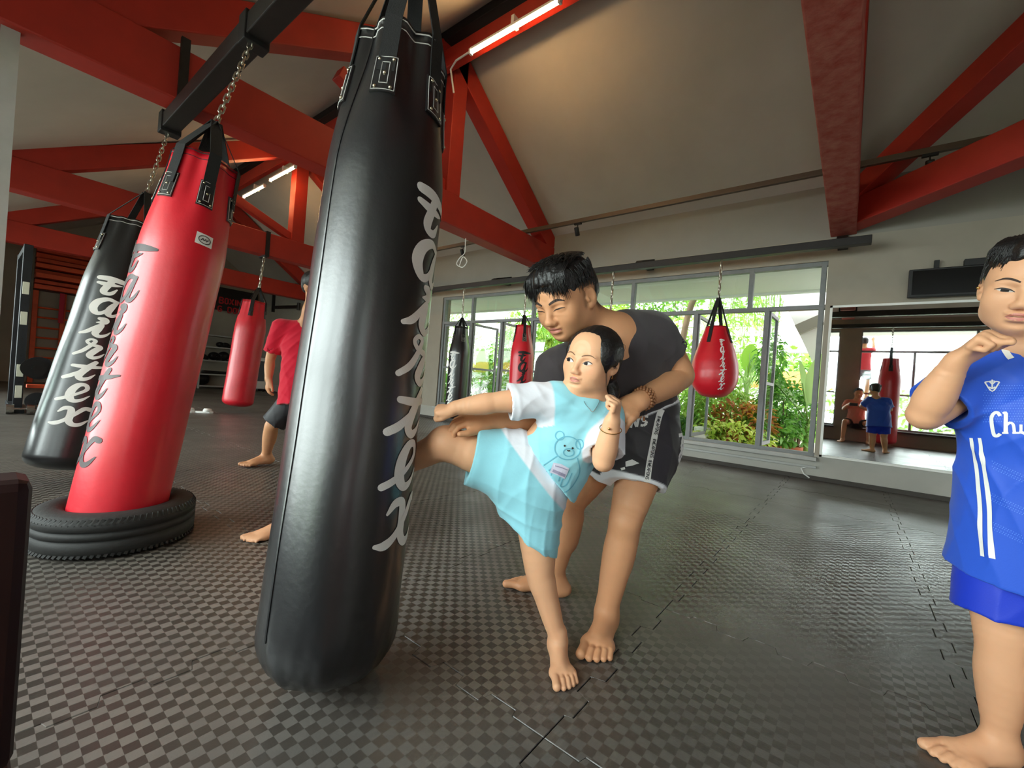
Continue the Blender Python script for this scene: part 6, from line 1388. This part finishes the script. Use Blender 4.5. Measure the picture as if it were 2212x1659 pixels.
# ---- person on a ladder outside the far windows (seen in the mirror)
def build_climber():
    P0 = np.array((.15, -2.3, 1.05)); fw = unit((-.2, -1, 0)); rh = unit((-1, .2, 0)); Lf = .26
    hc = P0+np.array((0, 0, 1.55)); J = dict(head=(hc, np.array([rh, fw, (0, 0, 1.)]), .25), neck=P0+up3(1.40), shR=P0+rh*.18+up3(1.33), shL=P0-rh*.18+up3(1.33), pel=P0+up3(.86), base=P0*np.array((1, 1, 0))+up3(-.12), foot=Lf)
    for q, s in (('R', 1), ('L', -1)):
        J['el'+q] = J['sh'+q]+rh*.08*s+up3(.05)+fw*.2; J['wr'+q] = J['el'+q]+up3(.22)+fw*.08; J['hd'+q] = up3(1.); J['hn'+q] = -fw; J['th'+q] = -s
        J['hip'+q] = J['pel']+rh*.09*s-up3(.04); J['kn'+q] = J['hip'+q]-up3(.38)+rh*.04*s+fw*.03; J['an'+q] = J['kn'+q]-up3(.36); J['fd'+q] = fw
    simple_body('person in a red shirt standing on a ladder outside, seen in the mirror', J, .95, skin_man, rgb(206, 36, 56), rgb(70, 78, 88), .010, .7, leg=.55, shirt_len=.08, hf=.013)
    ld = thing('step_ladder', 'pale ladder under the red-shirted person, seen in the mirror', 'ladder', (P0[0], P0[1]-.1, -.12)); ml = mat('ladder_alu', rgb(190, 192, 196), .4, metal=.8)
    a = np.array((P0[0], P0[1], 0))+fw*.14
    for s in (-1, 1): MB().beam(a+rh*.22*s-up3(.12), a+rh*.2*s+up3(2.2)+fw*.1, .05, .03).build('stile', ml, ld)
    for z in np.arange(.18, 2.2, .28): MB().beam(a+rh*.21+up3(z)+fw*.04*z, a-rh*.21+up3(z)+fw*.04*z, .03, .03).build('rung', ml, ld)
build_climber()
# ================================================================== EQUIPMENT AT THE FAR END AND SMALL THINGS
m_or = mat('orange_paint', rgb(224, 84, 40), .5, var=.1, vscale=8); m_ord = mat('orange_wood', rgb(196, 70, 36), .6, var=.2, vscale=5); m_shelf = mat('shelf_grey', rgb(176, 176, 172), .5); m_iron = mat('dark_iron', rgb(52, 54, 58), .4, metal=.6); m_chr = mat('chrome', rgb(210, 210, 206), .2, metal=1.0); m_glove = mat('glove_black', rgb(24, 24, 26), .3)
XS = XE+.45
def EW(px_, py_, x=XE): return on(px_, py_, 0, x)
# shelf unit with gear
y0, y1 = EW(430, 800, XS)[1], EW(536, 800, XS)[1]; zt = EW(440, 694, XS)[2]
sh = thing('shelf_unit', 'grey metal shelf unit with boxing gear at the far wall', 'shelf', (XS-.2, (y0+y1)/2, 0))
for (x, y) in ((XS, y0), (XS, y1), (XS-.4, y0), (XS-.4, y1)): MB().bbox((x-.025, y-.025, 0), (x+.025, y+.025, zt)).build('post', m_shelf, sh)
zsh = [EW(440, y, XS)[2] for y in (722, 748, 778, 808)]+[.08]
for z in zsh: MB().bbox((XS-.42, y0, z-.02), (XS+.02, y1, z+.02)).build('shelf_board', m_shelf, sh)
def gear(px_, z, sx, sy, sz, label, name='boxing_glove', cat='glove', shape=0):
    y = EW(px_, 780, XS)[1]; b = MB()
    if shape == 0:
        b.ball((XS-.2, y, z+.02+sz*.5), 1.0, 14, 9, (sx*.5, sy*.5, sz*.5)); b.lathe([(sy*.24, 0), (sy*.27, .06), (sy*.22, .12)], (XS-.2, y+sy*.42, z+.02), 12); b.ball((XS-.08, y-sy*.28, z+.03+sz*.5), sz*.22, 10, 7)
    else: b.box((XS-.2, y, z+.02+sz*.5), (sx, sy, sz), None, min(sx, sy, sz)*.4)
    b.single(name, m_glove, label, cat, 'gear on the far shelf', True)
zz = zsh
gear(466, zz[2], .26, .34, .28, 'black glove left of the big one on the middle shelf'); gear(476, zz[2], .26, .3, .24, 'black glove in the middle of the third shelf'); gear(487, zz[2], .3, .36, .32, 'big black headguard at the right of the third shelf', 'headguard', 'headguard'); gear(440, zz[2], .24, .28, .2, 'black glove at the left end of the third shelf')
gear(478, zz[1], .24, .26, .18, 'shiny black glove on the second shelf'); gear(489, zz[1], .24, .26, .18, 'shiny black glove at the right of the second shelf')
gear(470, zz[3], .3, .7, .10, 'flat black kick pad on the fourth shelf', 'kick_pad', 'pad', 1); gear(440, .1, .34, .5, .36, 'dark gear bag on the bottom of the shelf unit', 'gear_bag', 'bag', 1)
# hanging banner
sg = thing('banner', 'black banner with red lettering above the shelf unit', 'sign', (XE+.1, 5.6, 2.6)); a, c = EW(464, 624, XE+.12), EW(548, 684, XE+.12)
MB().bbox((XE+.004, a[1]-.3, c[2]+.05), (XE+.11, c[1]+.1, a[2]+.1), .01).build('panel', m_blackp, sg)
class Flat:
    def __init__(s, x): s.x = x
    def ribbon(s, mb, pts, per=2, lift=0, caps=True):
        l, r, P = stroke_poly(pts, per); V = []
        for i in range(len(l)): V += [(s.x, l[i][0], l[i][1]), (s.x, r[i][0], r[i][1])]
        mb.add(V, [(2*i, 2*i+1, 2*i+3, 2*i+2) for i in range(len(l)-1)])
b = MB(); s_ = .19; caps_text(Flat(XE+.113), b, 'BOXING', (EW(474, 650, XE+.113)[1], EW(474, 654, XE+.113)[2]), (1, 0), (0, 1), s_, .2); caps_text(Flat(XE+.113), b, 'G DONG', (EW(470, 670, XE+.113)[1], EW(470, 672, XE+.113)[2]), (1, 0), (0, 1), s_, .2); b.build('banner_lettering', mat('banner_red', rgb(196, 30, 40), .6), sg)
# fridge and portable air cooler
f0, f1 = EW(563, 800)[1], EW(582, 800)[1]
fr = thing('refrigerator', 'tall white refrigerator in the far corner', 'refrigerator', (XE+.35, (f0+f1)/2, 0)); zf = EW(568, 706)[2]
MB().bbox((XE+.05, 6.0, 0), (XE+.6, 6.42, zf), .015).build('body', m_white, fr); MB().bbox((XE+.6, 6.01, .05), (XE+.63, 6.41, zf*.62), .01).build('door', m_white, fr); MB().bbox((XE+.6, 6.01, zf*.64), (XE+.63, 6.41, zf-.02), .01).build('door', m_white, fr)
q0, q1 = on(548, 800, 0, XE+1.3), on(577, 800, 0, XE+1.3); zc = on(560, 772, 0, XE+1.3)[2]
ac = thing('air_cooler', 'white portable air cooler on the floor by the far red bag', 'air cooler', (XE+1.1, (q0[1]+q1[1])/2, 0))
MB().bbox((XE+.85, q0[1], .08), (XE+1.3, q1[1], zc), .04).build('body', m_white, ac); MB().bbox((XE+1.3, q0[1]+.08, .35), (XE+1.31, q1[1]-.08, zc-.12)).build('grille', mat('grille_grey', rgb(90, 96, 104), .5), ac)
for dy in (.06, q1[1]-q0[1]-.06):
    for dx in (.92, 1.24): MB().lathe([(.03, 0), (.04, .02), (.04, .06), (.03, .08)], (XE+dx, q0[1]+dy, 0), 10).build('caster', m_blackp, ac)
# wall arm
wa = thing('wall_bracket', 'black steel bar bracket on the wall beside the red-shirted person', 'bracket', tuple(on(600, 650, 1, YW-.02)))
p0, p1, p2 = on(592, 634, 1, YW-.04), on(590, 674, 1, YW-.04), on(645, 663, 1, YW-.3)
MB().beam(p0, p1, .10, .06).build('plate', m_blackp, wa); MB().beam(on(592, 664, 1, YW-.05), p2, .09, .09).build('arm', m_blackp, wa); MB().tube([p2+np.array((0, 0, -.1)), p2+np.array((0, 0, .12))], .05, 10).build('end_collar', m_blackp, wa)
# stall bars, slatted box, red strap
yb0, yb1 = EW(72, 700)[1], EW(190, 700)[1]
lb = thing('stall_bars', 'orange stall bars on the far wall at the left', 'stall bars', (XE+.1, (yb0+yb1)/2, 0))
for y in (yb0, (yb0+yb1)/2, yb1): MB().bbox((XE+.004, y-.05, 0), (XE+.14, y+.05, 2.42), .01).build('upright', m_or, lb)
for py_ in (664, 685, 707, 729, 751, 772, 794, 815): z = EW(80, py_)[2]; MB().tube([(XE+.09, yb0, z), (XE+.09, yb1, z)], .024, 8).build('rung', m_or, lb)
ob = thing('slatted_rack', 'orange slatted wooden rack above the stall bars', 'rack', (XE+.3, (yb0+yb1)/2, 2.42))
MB().bbox((XE+.004, yb0-.05, 2.42), (XE+.05, yb1+.5, 3.66)).build('back_board', mat('rack_dark', rgb(70, 36, 26), .8), ob)
for i in range(9): z = 2.46+i*.135; MB().bbox((XE+.05, yb0-.05, z), (XE+.25+.12*(i % 3), yb1+.5, z+(.09 if i % 2 else .115)), .008).build('slat', m_ord if i % 2 else m_or, ob)
yst = EW(131, 660)[1]; MB().bbox((XE+.2, yst-.05, 1.62), (XE+.24, yst+.05, 2.42), .008).single('hanging_strap', mat('strap_red', rgb(190, 36, 60), .7), 'red strap hanging before the stall bars', 'strap')
# squat rack
R0 = floor_pt(36, 890)
rk = thing('squat_rack', 'dark grey squat rack post with pale plates at the left edge', 'rack', (R0[0], R0[1], 0))
MB().bbox((R0[0]-.045, R0[1]-.045, 0), (R0[0]+.045, R0[1]+.045, 2.32), .006).build('post', m_iron, rk); MB().bbox((R0[0]-1.2, R0[1]-.045, 0), (R0[0]-1.11, R0[1]+.045, 2.32), .006).build('post', m_iron, rk)
MB().bbox((R0[0]-1.2, R0[1]-.04, 2.24), (R0[0]+.04, R0[1]+.04, 2.32), .005).build('crossbar', m_iron, rk); MB().bbox((R0[0]-1.3, R0[1]-.06, 0), (R0[0]+.2, R0[1]+.06, .06), .005).build('base', m_iron, rk)
for (a_, b_) in ((576, 606), (649, 681), (778, 808), (830, 860)):
    za, zb = [.9+(736-y)*5.25/932 for y in (b_, a_)]
    MB().bbox((R0[0]+.045, R0[1]-.032, za), (R0[0]+.055, R0[1]+.032, zb), .003).build('height_plate', mat('pale_plate', rgb(226, 224, 206), .4), rk)
for i, z in enumerate(np.arange(.3, 2.2, .12)): MB().tube([(R0[0]+.044, R0[1]+.0, z), (R0[0]+.047, R0[1], z)], .012, 8).build('pin_hole', m_blackp, rk)
for i, (dx, dy, z, rr_, nm) in enumerate(((.05, .125, .62, .13, 'lowest'), (-.05, .18, .62, .16, 'inner'), (.10, .18, .16, .125, 'front'))):
    b = MB(); b.tube([(R0[0]+dx-.02, R0[1]+dy, z), (R0[0]+dx+.02, R0[1]+dy, z)], rr_, 24); b.tube([(R0[0]+dx-.06, R0[1]+dy, z), (R0[0]+dx+.06, R0[1]+dy, z)], .025, 12)
    b.single('weight_plate', m_iron if i else m_glove, '%s black weight plate beside the squat rack post' % nm, 'weight', 'weights at the squat rack')
o1 = thing('orange_stand', 'small orange stand beside the squat rack', 'stand', (R0[0]-.2, R0[1]+.36, 0)); MB().bbox((R0[0]-.23, R0[1]+.33, 0), (R0[0]-.16, R0[1]+.40, .42), .01).build('post', m_or, o1); MB().bbox((R0[0]-.22, R0[1]+.08, .33), (R0[0]-.125, R0[1]+.36, .38), .008).build('arm', m_or, o1); MB().bbox((R0[0]-.32, R0[1]+.24, 0), (R0[0]-.08, R0[1]+.48, .03), .008).build('foot', m_or, o1)
for i, (dx, dy, nm) in enumerate(((.25, .02, 'nearest'), (.33, .20, 'second'), (.12, .30, 'third'))):
    b = MB(); c = np.array((R0[0]+dx, R0[1]+dy, .065))
    for s in (-1, 1): b.tube([c+np.array((0, s*.06, 0)), c+np.array((0, s*.13, 0))], .065, 12)
    b.tube([c+np.array((0, -.07, 0)), c+np.array((0, .07, 0))], .016, 8); b.single('dumbbell', m_chr, '%s chrome dumbbell on the floor by the squat rack' % nm, 'dumbbell', 'dumbbells by the squat rack')
# slippers
def slipper(p, ang, label):
    t = thing('slipper', label, 'slipper', tuple(p), 'white slippers on the floor'); ca, sa = math.cos(ang), math.sin(ang); X = lambda x, y, z: (p[0]+x*ca-y*sa, p[1]+x*sa+y*ca, z)
    out = [(.14*math.cos(a)*(1), (.052+.010*math.cos(a))*math.sin(a)) for a in np.linspace(0, 2*math.pi, 20, endpoint=False)]
    v = [X(x, y, .0) for x, y in out]+[X(x, y, .03) for x, y in out]; n = 20; MB().add(v, [tuple(range(n-1, -1, -1)), tuple(range(n, 2*n))]+[(i, (i+1) % n, n+(i+1) % n, n+i) for i in range(n)]).build('sole', m_white, t)
    V = []
    for x in (.0, .10):
        for a in np.linspace(0, math.pi, 9): V.append(X(x, .06*math.cos(a), .025+.055*math.sin(a)))
    V += [tuple(np.array(q)-np.array((0, 0, .008))) for q in V]; Fc = [(i, i+1, 10+i, 9+i) for i in range(8)]+[(18+i, 27+i, 28+i, 19+i) for i in range(8)]+[(i, 18+i, 19+i, i+1) for i in range(8)]+[(9+i, 10+i, 28+i, 27+i) for i in range(8)]
    MB().add(V, Fc).build('strap', m_white, t, True)
slipper(floor_pt(441, 892), .9, 'white slipper lying right of the red bag'); slipper(floor_pt(402, 890), .9, 'white slipper half hidden by the red bag')
# open casement leaf at the left edge of the view
ol = thing('window_6', None, None, (-4.45, -.1, .42), kind='structure')
for (a_, b_) in (((-4.478, -.32, .42), (-4.422, .04, .50)), ((-4.478, -.32, 3.22), (-4.422, .04, 3.30)), ((-4.478, -.32, 1.72), (-4.422, .04, 1.80)), ((-4.48, .04, .42), (-4.42, .125, 3.30)), ((-4.48, -.40, .42), (-4.42, -.32, 3.30))): MB().bbox(a_, b_).build('frame_bar', m_sill, ol)
MB().bbox((-4.455, -.32, .50), (-4.445, .04, 3.22)).build('pane', m_glass, ol)
# maroon padded box close to the camera
mb_ = thing('padded_panel', 'dark maroon padded panel at the lower left corner', 'panel', (-.785, -.12, 0)); m_mar = mat('maroon_vinyl', rgb(40, 14, 16), .5, var=.1)
MB().bbox((-.82, -.30, 0), (-.75, .056, .40), .012).build('lower_block', m_mar, mb_); MB().bbox((-.82, -.30, .402), (-.75, .056, .745), .012).build('upper_block', m_mar, mb_)
